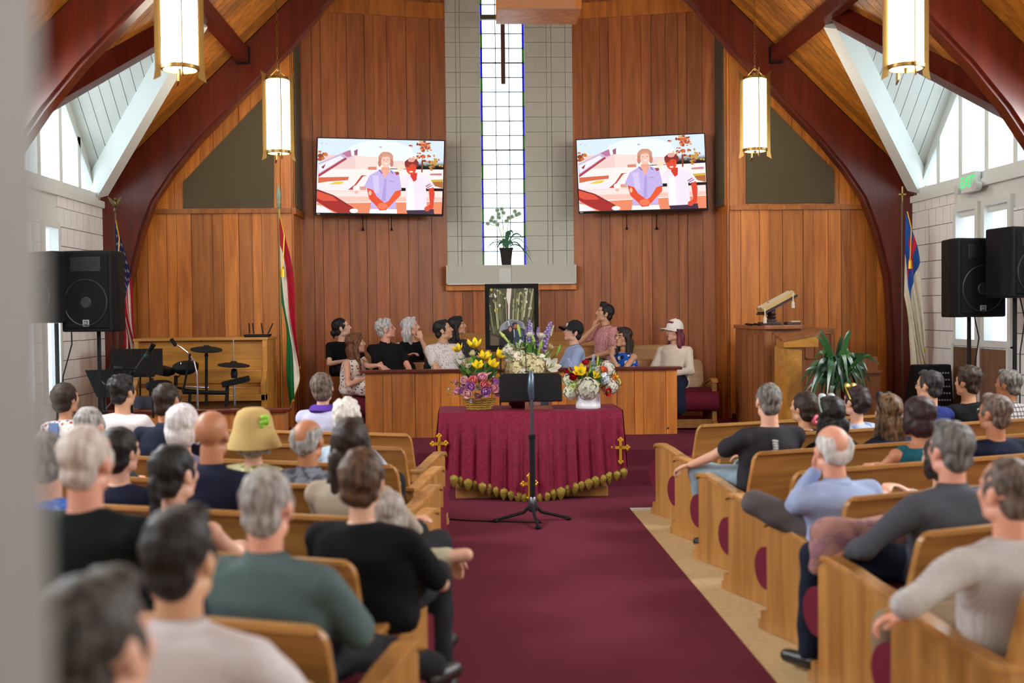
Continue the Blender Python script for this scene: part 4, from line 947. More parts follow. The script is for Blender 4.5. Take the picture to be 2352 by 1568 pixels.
# ================================================================ window plant
op = thing('orchid', 'white orchid in a dark square pot on the window sill', 'plant', (.55, Yd-.08, 2.335))
c = at(1163, 612, Yd-.08); oz = 2.336
MB().prism([(-.06, 0), (.06, 0), (.085, .22), (-.085, .22)], -.07, .07, 1, M=Matrix.Translation((c.x, Yd-.08, oz))).prism([(-.092, .205), (.092, .205), (.092, .23), (-.092, .23)], -.085, .085, 1, M=Matrix.Translation((c.x, Yd-.08, oz))).build('pot', plain('dark wicker pot', '#22201c', .8, bump=.6, bscale=90), op)
base = Vector((c.x, Yd-.08, oz+.22)); gl = plain('leaf green', '#2d6a48', .5); gl2 = plain('dark leaf', '#1e5a4a', .5)
def strap(m, pts, w):
    v = []; f = []; n = len(pts)
    for i, p in enumerate(pts):
        p = Vector(p); t = i/(n-1); ww = w*math.sin(math.pi*min(.97, t*.85+.13)); d = (Vector(pts[min(i+1, n-1)])-Vector(pts[max(i-1, 0)])).normalized(); x = d.cross(Vector((0, -1, .3))).normalized()
        v += [p-x*ww, p+Vector((0, -.15*ww, -.3*ww)), p+x*ww]
    for i in range(n-1):
        for j in range(2): f.append((3*i+j, 3*i+j+1, 3*i+4+j, 3*i+3+j))
    m.add(v, f); return m
def arc(P, dx, dy, h, drop, n=8): return [P+Vector((dx*t, dy*t, h*4*t*(1-t)*.9+drop*t*t)) for t in [i/n for i in range(n+1)]]
for dx, h, dr, w in ((-.33, .13, -.12, .006), (-.28, .16, -.10, .005), (-.2, .17, -.2, .006), (.25, .2, .08, .012), (.30, .14, -.2, .010), (.33, .18, -.1, .007), (.36, .1, -.22, .010), (.1, .2, .18, .02), (.04, .2, .14, .028), (-.05, .12, .06, .02), (.1, .1, .02, .02), (-.12, .1, .0, .02)):
    strap(MB(), arc(base, dx, -.04, h, dr), w).build('leaf', gl if w > .009 else gl2, op, 60)
stk = [[(1158, 590), (1153, 545), (1145, 520), (1125, 515)], [(1158, 590), (1156, 530), (1153, 490), (1148, 480)], [(1163, 590), (1165, 530), (1168, 505), (1190, 495)]]
for k, st_ in enumerate(stk):
    MB().tube([at(x, y, Yd-.08) for x, y in st_], .006, 6).build('stem', plain('stem green', '#7aa82c', .5), op)
M_orch = '#cfe6e0'
for x, y in ((1143, 483), (1152, 480), (1146, 492), (1156, 489), (1128, 507), (1120, 514), (1136, 510), (1143, 516), (1131, 500), (1168, 500), (1176, 498), (1186, 494), (1192, 491), (1164, 508), (1183, 486), (1146, 500)):
    put(op, 'mum', M_orch, at(x, y, Yd-.12), Vector((fr.uniform(-.5, .5), -1, .2)), 1.0, fr.random(), '#9ab84a')
# ================================================================ flags
def flag(name, label, P, H, Wd, colfn, mats, xdir, finial, polez, zb, spread=.17, wig=1.0, base=None):
    t = thing(name, label, 'flag', (P.x, P.y, zb))
    MB().cyl((P.x, P.y, zb), (P.x, P.y, P.z+.12), .013).build('pole', plain('pole wood', '#5a3a22', .4) if finial != 'spear' else M_brass, t)
    MB().lathe([(.15, 0), (.15, .03), (.05, .06), (.03, .14), (.013, .15)], (P.x, P.y, zb), 20).build('base', M_brass, t, 50)
    nu, nv = 60, 52; v = []; f = []; mi = []
    for j in range(nv+1):
        for i in range(nu+1):
            u = i/nu; w = j/nv
            x = xdir*(.015+(spread*(1-.55*w))*u**.75+.022*wig*math.sin(u*5+w*7)*min(1, u*4)+.01*math.sin(w*22+u*4)*min(1, u*3))
            y = -.02-.05*(1-w)-.06*math.sin(u*9+w*9)*min(1, u*3)*.5-.018*math.sin(w*30+u*3)*min(1, u*2)
            z = -w*H*(1-.22*u)-u*Wd*.86-.05*math.sin(w*6.28*2)*u
            v.append((P.x+x, P.y+y, P.z+z))
    m = MB(); m.v = [np.array(v)]; m.n = len(v)
    for j in range(nv):
        for i in range(nu):
            a = j*(nu+1)+i; m.f.append((a, a+1, a+nu+2, a+nu+1)); m.mi.append(colfn((i+.5)/nu, (j+.5)/nv, i, j)); m.col.append(None)
    m.build('flag_cloth', mats, t, 180)
    if finial == 'spear': MB().lathe([(.012, .10), (.022, .12), (.016, .15), (.026, .17), (.014, .2), (.034, .24), (.002, .38)], (P.x, P.y, P.z), 14).build('spear_finial', plain('green bronze', '#7c9078', .4, .5), t, 50)
    elif finial == 'eagle':
        e = MB(); e.ell((P.x, P.y, P.z+.20), (.02, .03, .045)).ell((P.x+.012, P.y-.02, P.z+.25), .016)
        for s in (-1, 1): e.prism([(0, .0), (.03, .05), (.085, .085), (.06, .03), (.02, -.03)], -.006, .006, 1, M=Matrix.Translation((P.x, P.y, P.z+.2)) @ Matrix.Scale(s, 4, (1, 0, 0)))
        e.lathe([(.012, .1), (.026, .12), (.012, .15)], (P.x, P.y, P.z), 12).build('eagle_finial', plain('old brass', '#6a5d3c', .35, .8), t, 50)
    else:
        MB().box((P.x-.008, P.y-.008, P.z+.1), (P.x+.008, P.y+.008, P.z+.30)).box((P.x-.045, P.y-.008, P.z+.20), (P.x+.045, P.y+.008, P.z+.216)).build('cross_finial', M_brass, t)
    MB().tube([(P.x+xdir*.03, P.y-.08, P.z), (P.x+xdir*.07, P.y-.10, P.z-.2), (P.x+xdir*.05, P.y-.11, P.z-.55)], .007, 6).lathe([(.01, 0), (.02, -.03), (.024, -.12)], (P.x+xdir*.05, P.y-.11, P.z-.55), 10).build('tassel_cord', M_gold, t)
    return t
def fab(h): return fabric('flag '+h, h, rough=.75)
FR = fab('#b41f33'); FW = fab('#e2dccb'); FG = fab('#1f6a3a'); FB = fab('#232a5c'); FY = fab('#c9a437'); FC = fab('#2856a4')
def f_hu(u, w, i, j): return 3 if u > .975 else (0 if w < .333 else 1 if w < .667 else 2)
flag('tricolor_flag', 'draped red white green flag on a pole by the piano', at(641, 500, 12.6), .95, 1.75, f_hu, [FR, FW, FG, FY], 1, 'spear', 0, .30, .22)
def f_us(u, w, i, j):
    if u > .97: return 3
    if u < .42 and w < .54: return 1 if (i % 4 == 1 and j % 5 == 2) or (i % 4 == 3 and j % 5 == 4) else 2
    return 0 if int(w*13) % 2 == 0 else 1
flag('striped_flag', 'draped stars and stripes flag behind the left loudspeaker', at(265, 508, 12.9), .95, 1.7, f_us, [FR, FW, FB, FY], 1, 'eagle', 0, .30, .26)
def f_ch(u, w, i, j):
    if u > .97 or w > .985: return 3
    if u < .36 and w < .5: return 0 if (abs(u-.18) < .03 or (abs(w-.22) < .05 and abs(u-.18) < .12)) else 2
    return 1
flag('white_flag', 'draped white flag with blue canton on pole at right', at(2072, 487, 12.9), 1.0, 1.9, f_ch, [fab('#c8283c'), fab('#ded5c0'), FC, FY], 1, 'cross', 0, .30, .27, 1.4)
# ================================================================ loudspeakers
M_spk = plain('speaker shell', '#0f0f10', .7, spec=.2, bump=.2, bscale=200); M_mesh = plain('speaker grille', '#09090a', .7, spec=.2, bump=.4, bscale=500)
def speaker(label, P, w, h, rz, badge=True, stand=True, lean=0, zb=0, cable=True):
    t = thing('loudspeaker', label, 'speaker', (P.x, P.y, P.z))
    M = Matrix.Translation((P.x, P.y, P.z)) @ Matrix.Rotation(rz, 4, 'Z') @ Matrix.Rotation(lean, 4, 'X'); q = w*.82/2
    poly = [(-w/2, 0), (w/2, 0), (w/2, .14), (q*.8, .40), (-q*.8, .40), (-w/2, .14)]
    v = [(x, y) for x, y in poly]
    MB().prism(v, 0, h, 2, M=M).build('cabinet', M_spk, t, bevel=.018)
    g = MB().prism([(-w/2+.03, .035), (w/2-.03, .035), (w/2-.03, h-.035), (-w/2+.03, h-.035)], -.012, .002, 1, M=M).build('grille', M_mesh, t, bevel=.006)
    ring = [(.42*w*math.cos(a), -.016, h*.36+.42*w*math.sin(a)) for a in np.linspace(0, 6.283, 41)]
    MB().tube([M @ Vector(p) for p in ring], .006, 6, caps=False).build('woofer_ring', plain('speaker ring', '#222327', .5), t)
    MB().lathe([(.0, 0), (.14*w, .0), (.12*w, .012), (.001, .02)], n=20).v and None
    MB().cyl(M @ Vector((0, -.012, h*.36)), M @ Vector((0, -.02, h*.36)), .11*w, .09*w, 20).build('dust_cap', plain('speaker ring', '#222327'), t)
    MB().prism([(-.3*w, h*.74), (.3*w, h*.74), (.3*w, h*.92), (-.3*w, h*.92)], -.017, -.010, 1, M=M).build('horn', plain('horn black', '#161619', .4), t, bevel=.004)
    if badge:
        MB().prism([(-.03, .05), (.03, .05), (.03, .11), (-.03, .11)], -.018, -.011, 1, M=M).build('badge', plain('badge grey', '#a9abad', .4), t)
        MB().prism([(-.022, .058), (.022, .058), (.022, .102), (-.022, .102)], -.0195, -.017, 1, M=M).build('badge', plain('badge dark', '#3c3e42', .4), t)
        text('JBL', .028, plain('badge grey', '#a9abad'), M @ Matrix.Translation((0, -.0200, .082)) @ Matrix.Rotation(R_(90), 4, 'X'), t)
    if stand:
        c = M @ Vector((0, .2, 0)); s = thing('speaker_stand', 'black tripod pole stand under '+label.replace('black ', 'the '), 'stand', (c.x, c.y, zb))
        MB().cyl((c.x, c.y, zb+.15), (c.x, c.y, P.z-.002), .019).build('pole', M_black2, s); MB().cyl((c.x, c.y, zb+.1), (c.x, c.y, zb+.75), .025).build('outer_tube', M_black2, s)
        MB().cyl((c.x, c.y, zb+.55), (c.x, c.y, zb+.62), .035).build('collar', M_black, s)
        for k in range(3):
            a = k*2.094+.5; MB().tube([(c.x, c.y, zb+.58), (c.x+.3*math.cos(a), c.y+.3*math.sin(a), zb+.02)], .012, 6).build('leg', M_black2, s)
        if cable: MB().tube([(c.x+.1, c.y+.1, P.z), (c.x+.12, c.y+.05, P.z-.2), (c.x+.05, c.y, P.z-.5), (c.x+.03, c.y-.03, zb+.1)], .006, 6).build('speaker_cable', M_black, s)
    return t
a = at(200, 762, 10.3); speaker('black loudspeaker by the striped flag', a, .50, at(200, 575, 10.3).z-a.z, R_(-12))
a = at(88, 742, 10.3); speaker('black loudspeaker half behind the left pillar', a, .40, at(88, 577, 10.3).z-a.z, R_(-30), False)
a = at(2256, 728, 10.2); speaker('black loudspeaker on right before the block wall', a, .51, at(2256, 546, 10.2).z-a.z, R_(10))
a = at(2372, 683, 9.75); speaker('black loudspeaker cut by the right edge', a, .46, at(2372, 520, 9.75).z-a.z, R_(20), False)
# floor monitor
wm = thing('floor_monitor', 'black wedge floor monitor beside the white flag', 'speaker', tuple(at(2150, 905, 11.9)))
a = at(2112, 905, 11.9); b = at(2196, 838, 11.9); M = Matrix.Translation((a.x, 11.9, .30))
ww = b.x-a.x; hh = b.z-.30
MB().prism([(0, 0), (.45, 0), (.45, .3), (.25, hh), (.12, hh)], 0, ww, 0, M=M).build('cabinet', M_spk, wm, bevel=.015)
gm = MB()
for i in range(12):
    for j in range(9):
        x = ww*(.1+.8*i/11); t = .12+.76*j/8; gm.ell((a.x+x, 11.9+.12*t-.006, .30+hh*t), (.012, .005, .012), nu=6, nv=4)
gm.build('grille_dots', plain('grille metal', '#8b8d90', .4, .6), wm)['kind'] = 'stuff'
# ================================================================ piano
pa = at(308, 780, 12.25); pb = at(612, 780, 12.25); ptop = at(460, 776, 12.25).z; zf = .30
pn = thing('upright_piano', 'light oak upright piano against the left plank wall', 'piano', (pa.x, 12.3, zf)); W_ = pb.x-pa.x
def pbx(x0, y0, z0, x1, y1, z1, nm, mt=M_piano, bv=.006, par=None): return MB().box((pa.x+x0, 12.25+y0, z0), (pa.x+x1, 12.25+y1, z1)).build(nm, mt, par or pn, bevel=bv)
pbx(0, .12, zf+.08, W_, .60, ptop-.03, 'case'); pbx(-.015, .0, ptop-.03, W_+.015, .62, ptop, 'lid'); pbx(.03, .09, zf+.80, W_-.03, .125, ptop-.04, 'music_panel')
for x in (-.005, W_-.045): pbx(x, -.0, zf+.02, x+.05, .60, ptop-.03, 'side_panel')
fbd = pbx(.05, -.05, zf+.66, W_-.05, .12, zf+.80, 'fallboard'); pbx(.05, -.10, zf+.54, W_-.05, .12, zf+.62, 'key_slip'); pbx(0, -.12, zf+.47, W_, .12, zf+.54, 'keybed'); pbx(.05, -.02, zf+.62, W_-.05, .1, zf+.66, 'key_cover')
for x in (0, W_-.05):
    MB().prism([(12.25-.12, zf+.47), (12.25+.1, zf+.47), (12.25+.1, zf+.82), (12.25-.0, zf+.80), (12.25-.06, zf+.70), (12.25-.12, zf+.64)], pa.x+x, pa.x+x+.05, 0).build('cheek', M_piano, pn, bevel=.005)
    pbx(x, -.10, zf+.03, x+.06, -.03, zf+.47, 'leg', M_piano, .006)
pbx(.06, .10, zf+.12, W_-.06, .13, zf+.45, 'knee_panel', wood('piano shade wood', '#7a5420', '#96702e', 0, 12))
for px_, py_ in ((460, 783), (447, 871)): 
    q = at(px_, py_, 12.3); MB().cyl((q.x, 12.31, q.z), (q.x, 12.34, q.z), .008).build('lock', M_black, pn)
rt = thing('router', 'black wireless router with four antennas on the piano', 'router', (pa.x+W_-.15, 12.45, ptop))
q0 = at(563, 772, 12.4); q1 = at(618, 767, 12.4)
MB().prism([(-.13, 0), (.13, 0), (.15, .03), (-.14, .03)], -.08, .08, 1, M=Matrix.Translation(((q0.x+q1.x)/2, 12.42, ptop+.001))).build('body', M_black, rt, bevel=.006)
for a_, b_ in (((573, 766), (572, 742)), ((583, 766), (580, 742)), ((604, 766), (600, 742)), ((615, 768), (627, 742))):
    p = at(*a_, 12.45); q = at(*b_, 12.45); MB().beam(p, q, .012, .012, up=(0, 1, 0)).build('antenna', M_black, rt)
# ================================================================ drums and band gear
dk_ = thing('drum_kit', 'black electronic drum kit on chrome stands before the piano', 'drum kit', (-2.9, 11.8, .3))
YD = 11.8
def seg(nm, pts, r, mat, par=dk_, Y=YD): return MB().tube([at(x, y, Y) for x, y in pts], r, 8).build(nm, mat, par)
def cym(x, y, rx, tilt, nm='cymbal'):
    c = at(x, y, YD); return MB().lathe([(.002, .03), (.03, .026), (.04, .012), (rx*.6, .006), (rx, -.008), (rx, -.016), (.03, -.01), (.002, -.01)], n=28).mesh
def lathe_at(par, nm, c, prof, rot, mat, n=28):
    me = MB().lathe(prof, n=n).mesh(nm, mat, 50); me.transform(Matrix.Translation(c) @ rot); return link(nm, me, par)
cp_ = [(.002, .04), (.03, .036), (.04, .014), (.12, .008), (.165, -.004), (.165, -.014), (.03, -.012), (.002, -.012)]
for x, y, tl in ((474, 801, 8), (537, 837, 4)): lathe_at(dk_, 'cymbal', at(x, y, YD), cp_, Matrix.Rotation(R_(tl), 4, 'X') @ Matrix.Rotation(R_(4), 4, 'Y'), M_black2)
seg('stand_pole', [(474, 806), (474, 930)], .016, M_black2); seg('wing_nut', [(470, 816), (478, 816)], .014, M_black); seg('cymbal_rod', [(474, 803), (474, 820)], .007, M_chrome)
seg('stand_pole', [(538, 860), (539, 932)], .014, M_chrome); seg('cymbal_rod', [(536, 779), (537, 842)], .006, M_chrome); lathe_at(dk_, 'clutch', at(538, 868, YD), [(.03, 0), (.036, .04), (.03, .09), (.015, .10), (.015, 0)], Matrix.Identity(4), M_black)
pd = [(.002, .055), (.12, .055), (.135, .045), (.13, .0), (.08, -.035), (.002, -.035)]
lathe_at(dk_, 'drum_pad', at(427, 848, YD), pd, Matrix.Rotation(R_(18), 4, 'X'), M_black2); lathe_at(dk_, 'drum_pad', at(372, 853, YD), pd, Matrix.Rotation(R_(14), 4, 'Y'), M_black2)
lathe_at(dk_, 'drum_pad', at(365, 890, YD-.1), pd, Matrix.Rotation(R_(10), 4, 'X'), M_black2)
seg('pad_arm', [(416, 832), (416, 858), (409, 866)], .008, M_chrome); seg('pad_clamp', [(404, 862), (404, 886)], .02, M_black)
seg('rack_bar', [(345, 876), (430, 895), (520, 903)], .013, M_black2); seg('rack_bar', [(420, 900), (525, 902)], .022, M_black2); seg('rack_bar', [(425, 888), (480, 890)], .010, M_chrome)
for x in (437, 521): seg('rack_leg', [(x, 893), (x-2, 934)], .016, M_black2)
seg('chrome_leg', [(453, 850), (453, 937)], .010, M_chrome)
c = at(540, 876, YD); MB().beam(c+Vector((-.13, 0, -.03)), c+Vector((.14, .02, .03)), .16, .06).build('sound_module', M_spk, dk_, bevel=.008)
seg('module_arm', [(522, 880), (521, 930)], .02, M_black)
q = at(558, 928, YD); lathe_at(dk_, 'pedal', Vector((q.x, YD-.1, .36)), [(.002, .05), (.08, .03), (.09, 0), (.002, 0)], Matrix.Identity(4), M_black)
MB().beam((q.x-.25, YD-.1, .315), (q.x-.02, YD-.1, .33), .08, .012).build('foot_plate', M_chrome, dk_)
m1 = thing('microphone_stand', 'chrome boom microphone stand with bent arm at drums', 'microphone stand', (-2.95, 11.5, .3))
def segm(nm, pts, r, mat, par, Y): return MB().tube([at(x, y, Y) for x, y in pts], r, 8).build(nm, mat, par)
segm('boom_arm', [(398, 788), (415, 797), (432, 810), (446, 830), (453, 860)], .009, M_chrome, m1, 11.5); segm('upright', [(453, 858), (455, 945)], .010, M_chrome, m1, 11.5); segm('microphone', [(393, 778), (404, 794)], .02, M_black, m1, 11.5); segm('clutch', [(436, 812), (436, 826)], .014, M_black, m1, 11.5)
segm('boom_bar', [(436, 822), (420, 900)], .012, M_black2, m1, 11.55)
MB().lathe([(.12, 0), (.12, .02), (.02, .04)], (at(455, 945, 11.5).x, 11.5, .30), 18).build('base', M_black, m1)
m2 = thing('microphone_stand', 'black boom stand with raised microphone before the black panel', 'microphone stand', (-3.3, 11.0, 0))
segm('boom_arm', [(345, 800), (318, 838), (297, 870), (240, 945)], .010, plain('grey steel', '#6a6f78'), m2, 11.0); segm('microphone', [(353, 790), (343, 806)], [.026, .018], M_black, m2, 10.98); segm('green_ring', [(337, 813), (332, 819)], .016, plain('green tape', '#2f6a44', .6), m2, 10.99); segm('clutch', [(300, 862), (306, 852)], .02, M_black, m2, 11.0)
segm('upright', [(303, 856), (303, 960)], .012, M_black2, m2, 11.02); MB().lathe([(.13, 0), (.13, .02), (.02, .04)], (at(303, 960, 11.02).x, 11.02, .15), 18).build('base', M_black, m2)
m3 = thing('microphone_stand', 'low black boom stand with microphone lying level', 'microphone stand', (-3.4, 10.95, 0))
segm('microphone', [(262, 846), (282, 846)], [.026, .017], plain('mic grey', '#2b2f38', .4, .4), m3, 10.85); segm('boom_arm', [(281, 846), (310, 848), (330, 855), (352, 872)], .008, M_black2, m3, 10.87); segm('upright', [(350, 868), (352, 960)], .012, M_black2, m3, 10.9)
MB().lathe([(.13, 0), (.13, .02), (.02, .04)], (at(352, 960, 10.9).x, 10.9, .15), 18).build('base', M_black, m3)
bp = thing('music_desk', 'wide black folding music desk before the piano', 'music stand', (-3.45, 11.3, .3))
a = at(254, 862, 11.35); b = at(373, 800, 11.35); n5 = 5
for k in range(n5):
    x0 = a.x+(b.x-a.x)*k/n5; x1 = a.x+(b.x-a.x)*(k+1)/n5; MB().box((x0+.002, 11.35, a.z), (x1-.002, 11.362, b.z)).build('desk_leaf', plain('desk black', '#08080a', .5), bp)
for x in (300, 322, 345): segm('leg', [(x, 862), (x-6 if x < 310 else x, 935)], .010, M_black2, bp, 11.38)
MB().box((a.x+.1, 11.34, a.z-.02), (b.x-.1, 11.42, a.z)).build('desk_lip', M_black, bp)
b2 = thing('music_desk', 'tilted black music stand desk beside the left loudspeaker pole', 'music stand', (-3.8, 11.1, .3))
q = [at(195, 850, 11.2), at(260, 848, 11.2), at(258, 912, 11.0), at(222, 912, 11.0)]
MB().add([*q, *[p+Vector((0, .015, 0)) for p in q]], [(0, 1, 2, 3), (7, 6, 5, 4), (0, 1, 5, 4), (1, 2, 6, 5), (2, 3, 7, 6), (3, 0, 4, 7)]).build('desk', M_black, b2)
segm('desk_edge', [(226, 868), (250, 893)], .008, plain('grey steel', '#6a6f78'), b2, 10.98); segm('upright', [(238, 905), (240, 960)], .014, M_black2, b2, 11.1)
MB().lathe([(.14, 0), (.14, .02), (.02, .04)], (at(240, 960, 11.1).x, 11.1, .15), 18).build('base', M_black, b2)
ab = thing('clear_bin', 'clear plastic bin on the low rail behind the front row heads', 'box', tuple(at(335, 935, 11.25)))
a = at(312, 937, 11.28); b = at(362, 910, 11.28); M_acr = glassmat('clear plastic', .25, '#c8cfe0')
for lo, hi in (((a.x, 11.2), (b.x, 11.21)), ((a.x, 11.34), (b.x, 11.35)), ((a.x, 11.21), (a.x+.01, 11.34)), ((b.x-.01, 11.21), (b.x, 11.34))): MB().box((*lo, a.z+.002), (*hi, b.z)).build('side_panel', M_acr, ab)
# ================================================================ pulpit, lectern, plant
pu = thing('pulpit', 'large panelled wooden pulpit at the right of the chancel', 'pulpit', (3.6, 12.3, .3))
def face(par, nm, pts, zb, zt, mat):
    MB().prism(pts, zb, zt, 2).build(nm, mat, par)
L0 = at(1706, 742, 12.75); L1 = at(1757, 742, 12.25); L2 = at(1918, 742, 12.35); zt = at(1760, 752, 12.25).z
d12 = (Vector((L2.x, 12.35))-Vector((L1.x, 12.25)))
MB().prism([(L1.x, 12.25), (L2.x, 12.35), (L2.x, 13.3), (L0.x+.05, 13.3), (L0.x, 12.75)], .30, zt-.02, 2).build('body', M_pulpit, pu)
for k in range(4):
    p = Vector((L0.x, 12.75)); q = Vector((L1.x, 12.25)); d = (q-p)/4; a = p+d*(k+.04); b = p+d*(k+.96); nn = Vector((d.y, -d.x)).normalized()*.015
    nn = -nn if nn.y > 0 else nn
    MB().prism([(a.x, a.y), (b.x, b.y), (b.x+nn.x, b.y+nn.y), (a.x+nn.x, a.y+nn.y)], .32, zt-.09, 2).build('plank', M_pulpit, pu)
dd = d12.normalized(); nn = Vector((dd.y, -dd.x)); 
def onface(s, z, o): p = Vector((L1.x, 12.25))+dd*s+nn*o; return (p.x, p.y, z)
Lf = d12.length
for k in range(4):
    s0 = Lf*(.10+.235*k); s1 = s0+.13
    for (zA, zB) in ((zt-.36, zt-.06), (zt-.80, zt-.50)) if k > 0 else ((zt-1.1, zt-.06),):
        for (a, b, c, d) in ((s0, s1, zA, zA+.02), (s0, s1, zB-.02, zB), (s0, s0+.02, zA, zB), (s1-.02, s1, zA, zB)):
            v = [onface(x, z, o) for o in (0, .018) for x, z in ((a, c), (b, c), (b, d), (a, d))]
            MB().add(v, [(3, 2, 1, 0), (4, 5, 6, 7), (0, 1, 5, 4), (1, 2, 6, 5), (2, 3, 7, 6), (3, 0, 4, 7)]).build('panel_moulding', M_pulpit, pu)
T1 = at(1842, 742, 12.3)
MB().prism([(L0.x-.03, 12.74), (L1.x-.02, 12.19), (T1.x, 12.22), (T1.x+.04, 13.0), (L0.x, 13.2)], zt-.02, zt+.025, 2).build('top_ledge', M_pulpit, pu, bevel=.008)
for x in (1722, 1741): q = at(x, 745, 12.5); MB().beam(at(x-8, 744, 12.63+(1722-x)*.0098-.0), at(x+7, 746, 12.47+(1722-x)*.0098), .03, .02).build('slot', M_black, pu)
bs = thing('book_stand', 'turned dark wooden book stand on the pulpit', 'book stand', tuple(at(1770, 735, 12.45)))
q = at(1770, 735, 12.45); q.z = zt+.026; M_dk = plain('dark turned wood', '#3a201a', .35)
MB().box((q.x-.12, 12.36, q.z), (q.x+.10, 12.56, q.z+.035)).build('foot', M_dk, bs, bevel=.006)
MB().lathe([(.05, .035), (.055, .05), (.04, .07), (.055, .085), (.04, .105), (.055, .12), (.04, .14), (.045, .16), (.045, .26)], (q.x+.01, 12.45, q.z), 18).build('turned_column', M_dk, bs, 60)
A = at(1748, 716, 12.45); B = at(1822, 676, 12.45); Mb = Matrix.Translation(A) @ Matrix.Rotation(-math.atan2(B.z-A.z, B.x-A.x), 4, 'Y'); bl = (B-A).length
MB().prism([(-.02, -.13), (bl, -.13), (bl, .17), (-.02, .17)], -.03, -.012, 2, M=Mb).build('book_rest', M_dk, bs)
bb = thing('open_book', 'thick open book with gilt edges on the turned stand', 'book', tuple(A))
for s, c0 in ((-1, -.06), (1, .08)):
    MB().prism([(c0-.068, 0), (c0+.068, 0), (c0+.06, .035+(.01 if s > 0 else 0)), (c0, .05), (c0-.06, .035+(.01 if s < 0 else 0))], .0, bl-.01, 0, M=Mb).build('page_block', plain('gilt pages', '#c9a468', .6), bb)
    MB().prism([(c0-.06, .0455), (c0, .054), (c0+.06, .0455), (c0, .06)], .003, bl-.013, 0, M=Mb).build('page', plain('paper', '#d9c8a4', .8), bb)
MB().prism([(-.005, -.14), (bl, -.14), (bl, .16), (-.005, .16)], -.012, 0, 2, M=Mb).build('cover', plain('black leather', '#1d1413', .5), bb)
for s, y in ((.005, -.10), (bl-.05, -.09)):
    p = Mb @ Vector((s, y-.04, .0)); MB().tube([p+Vector((0, 0, .04)), p+Vector((0, -.01, 0)), p+Vector((0, -.01, -.06))], .006, 6).lathe([(.004, 0), (.018, -.02), (.02, -.08)], (p.x, p.y-.01, p.z-.05), 9).build('ribbon_tassel', plain('white cord', '#e0d8c4', .8), bb)
sb = thing('small_book', 'small dark book lying on the pulpit ledge', 'book', tuple(at(1828, 735, 12.45)))
q = at(1826, 736, 12.42); MB().box((q.x-.09, 12.4, zt+.026), (q.x+.06, 12.56, zt+.056)).build('cover', plain('maroon leather', '#4a2624', .5), sb); MB().box((q.x-.05, 12.395, zt+.057), (q.x+.055, 12.5, zt+.07)).build('paper', plain('paper', '#d9c8a4'), sb)
le = thing('lectern', 'small wooden lectern with slanted top before the pulpit', 'lectern', tuple(at(1830, 900, 11.7)))
A0 = at(1779, 768, 11.9); A1 = at(1798, 779, 11.55); A2 = at(1884, 763, 11.7); A3 = at(1862, 757, 12.05)
q = [A0, A1, A2, A3]; MB().add([*q, *[p+Vector((0, 0, -.028)) for p in q]], [(0, 1, 2, 3), (7, 6, 5, 4), (0, 1, 5, 4), (1, 2, 6, 5), (2, 3, 7, 6), (3, 0, 4, 7)]).build('slanted_top', M_pulpit, le)
i0, i1, i2, i3 = [p+((sum(q, Vector())/4)-p)*.08 for p in q]; bz = at(1800, 798, 11.55).z
v = [p+Vector((0, 0, -.028)) for p in (i0, i1, i2, i3)]+[Vector((p.x, p.y, bz)) for p in (i0, i1, i2, i3)]
MB().add(v, [(0, 1, 2, 3), (7, 6, 5, 4), (0, 1, 5, 4), (1, 2, 6, 5), (2, 3, 7, 6), (3, 0, 4, 7)]).build('apron', M_piano, le)
c0 = at(1806, 800, 11.65); c1 = at(1840, 800, 11.75)
MB().prism([(c0.x, 11.62), (c1.x, 11.72), (c1.x-.05, 12.0), (c0.x-.05, 11.92)], .30, bz+.01, 2).build('column', M_piano, le)
MB().box((c0.x-.15, 11.5, .30), (c1.x+.15, 12.05, .36)).build('foot', M_piano, le)
pp = thing('potted_plant', 'potted plant with arching dark strap leaves before the pulpit', 'plant', tuple(at(1922, 960, 11.3)))
pc = at(1925, 905, 11.3)
MB().lathe([(.12, 0), (.15, .1), (.17, .22), (.175, .24), (.15, .24), (.14, .2), (.01, .2)], (pc.x, 11.3, .30), 24).build('pot', plain('dark pot', '#2b241f', .5), pp, 50)
MB().cyl((pc.x, 11.3, .5), (pc.x, 11.3, .95), .035, .025).build('cane', plain('cane', '#5a4a32', .7), pp)
gA = plain('dracaena leaf', '#2c5a2e', .28); gB = plain('dracaena dark leaf', '#1d3d22', .3); gC = plain('dracaena pale leaf', '#3c6b3c', .3)
rr = random.Random(12)
tips = [(1838, 880), (1850, 850), (1862, 905), (1870, 830), (1880, 905), (1893, 920), (1905, 925), (1917, 920), (1930, 925), (1942, 915), (1958, 900), (1970, 905), (1985, 885), (2000, 880), (2021, 838), (2003, 815), (1872, 770), (1880, 760), (1952, 757), (1955, 758), (1935, 770), (1990, 850), (1975, 860), (1860, 870), (1845, 905), (1912, 890), (1948, 880), (1928, 860), (1896, 880), (1965, 845), (1888, 850), (1900, 905), (1937, 900), (1978, 912)]
tips += [(rr.randint(1850, 1995), rr.randint(850, 925)) for _ in range(22)]
for k, (x, y) in enumerate(tips):
    e = at(x, y, 11.3-rr.uniform(-.2, .35)); st0 = Vector((pc.x+rr.uniform(-.03, .03), 11.3+rr.uniform(-.03, .03), rr.uniform(.86, 1.12))); d = e-st0
    up = max(.12, .36-.25*abs(rr.random())-max(0, d.z)*.5); n = 10
    pts = [st0+Vector((d.x*t**.85, d.y*t, d.z*t+up*4*t*(1-t)*.75)) for t in [i/n for i in range(n+1)]]
    strap(MB(), pts, rr.uniform(.018, .034)).build('leaf', rr.choice([gA, gB, gB, gC]), pp, 60)
hb_ = thing('hymn_cabinet', 'small wooden cabinet with stacked papers behind the plant', 'cabinet', tuple(at(1985, 900, 12.3)))
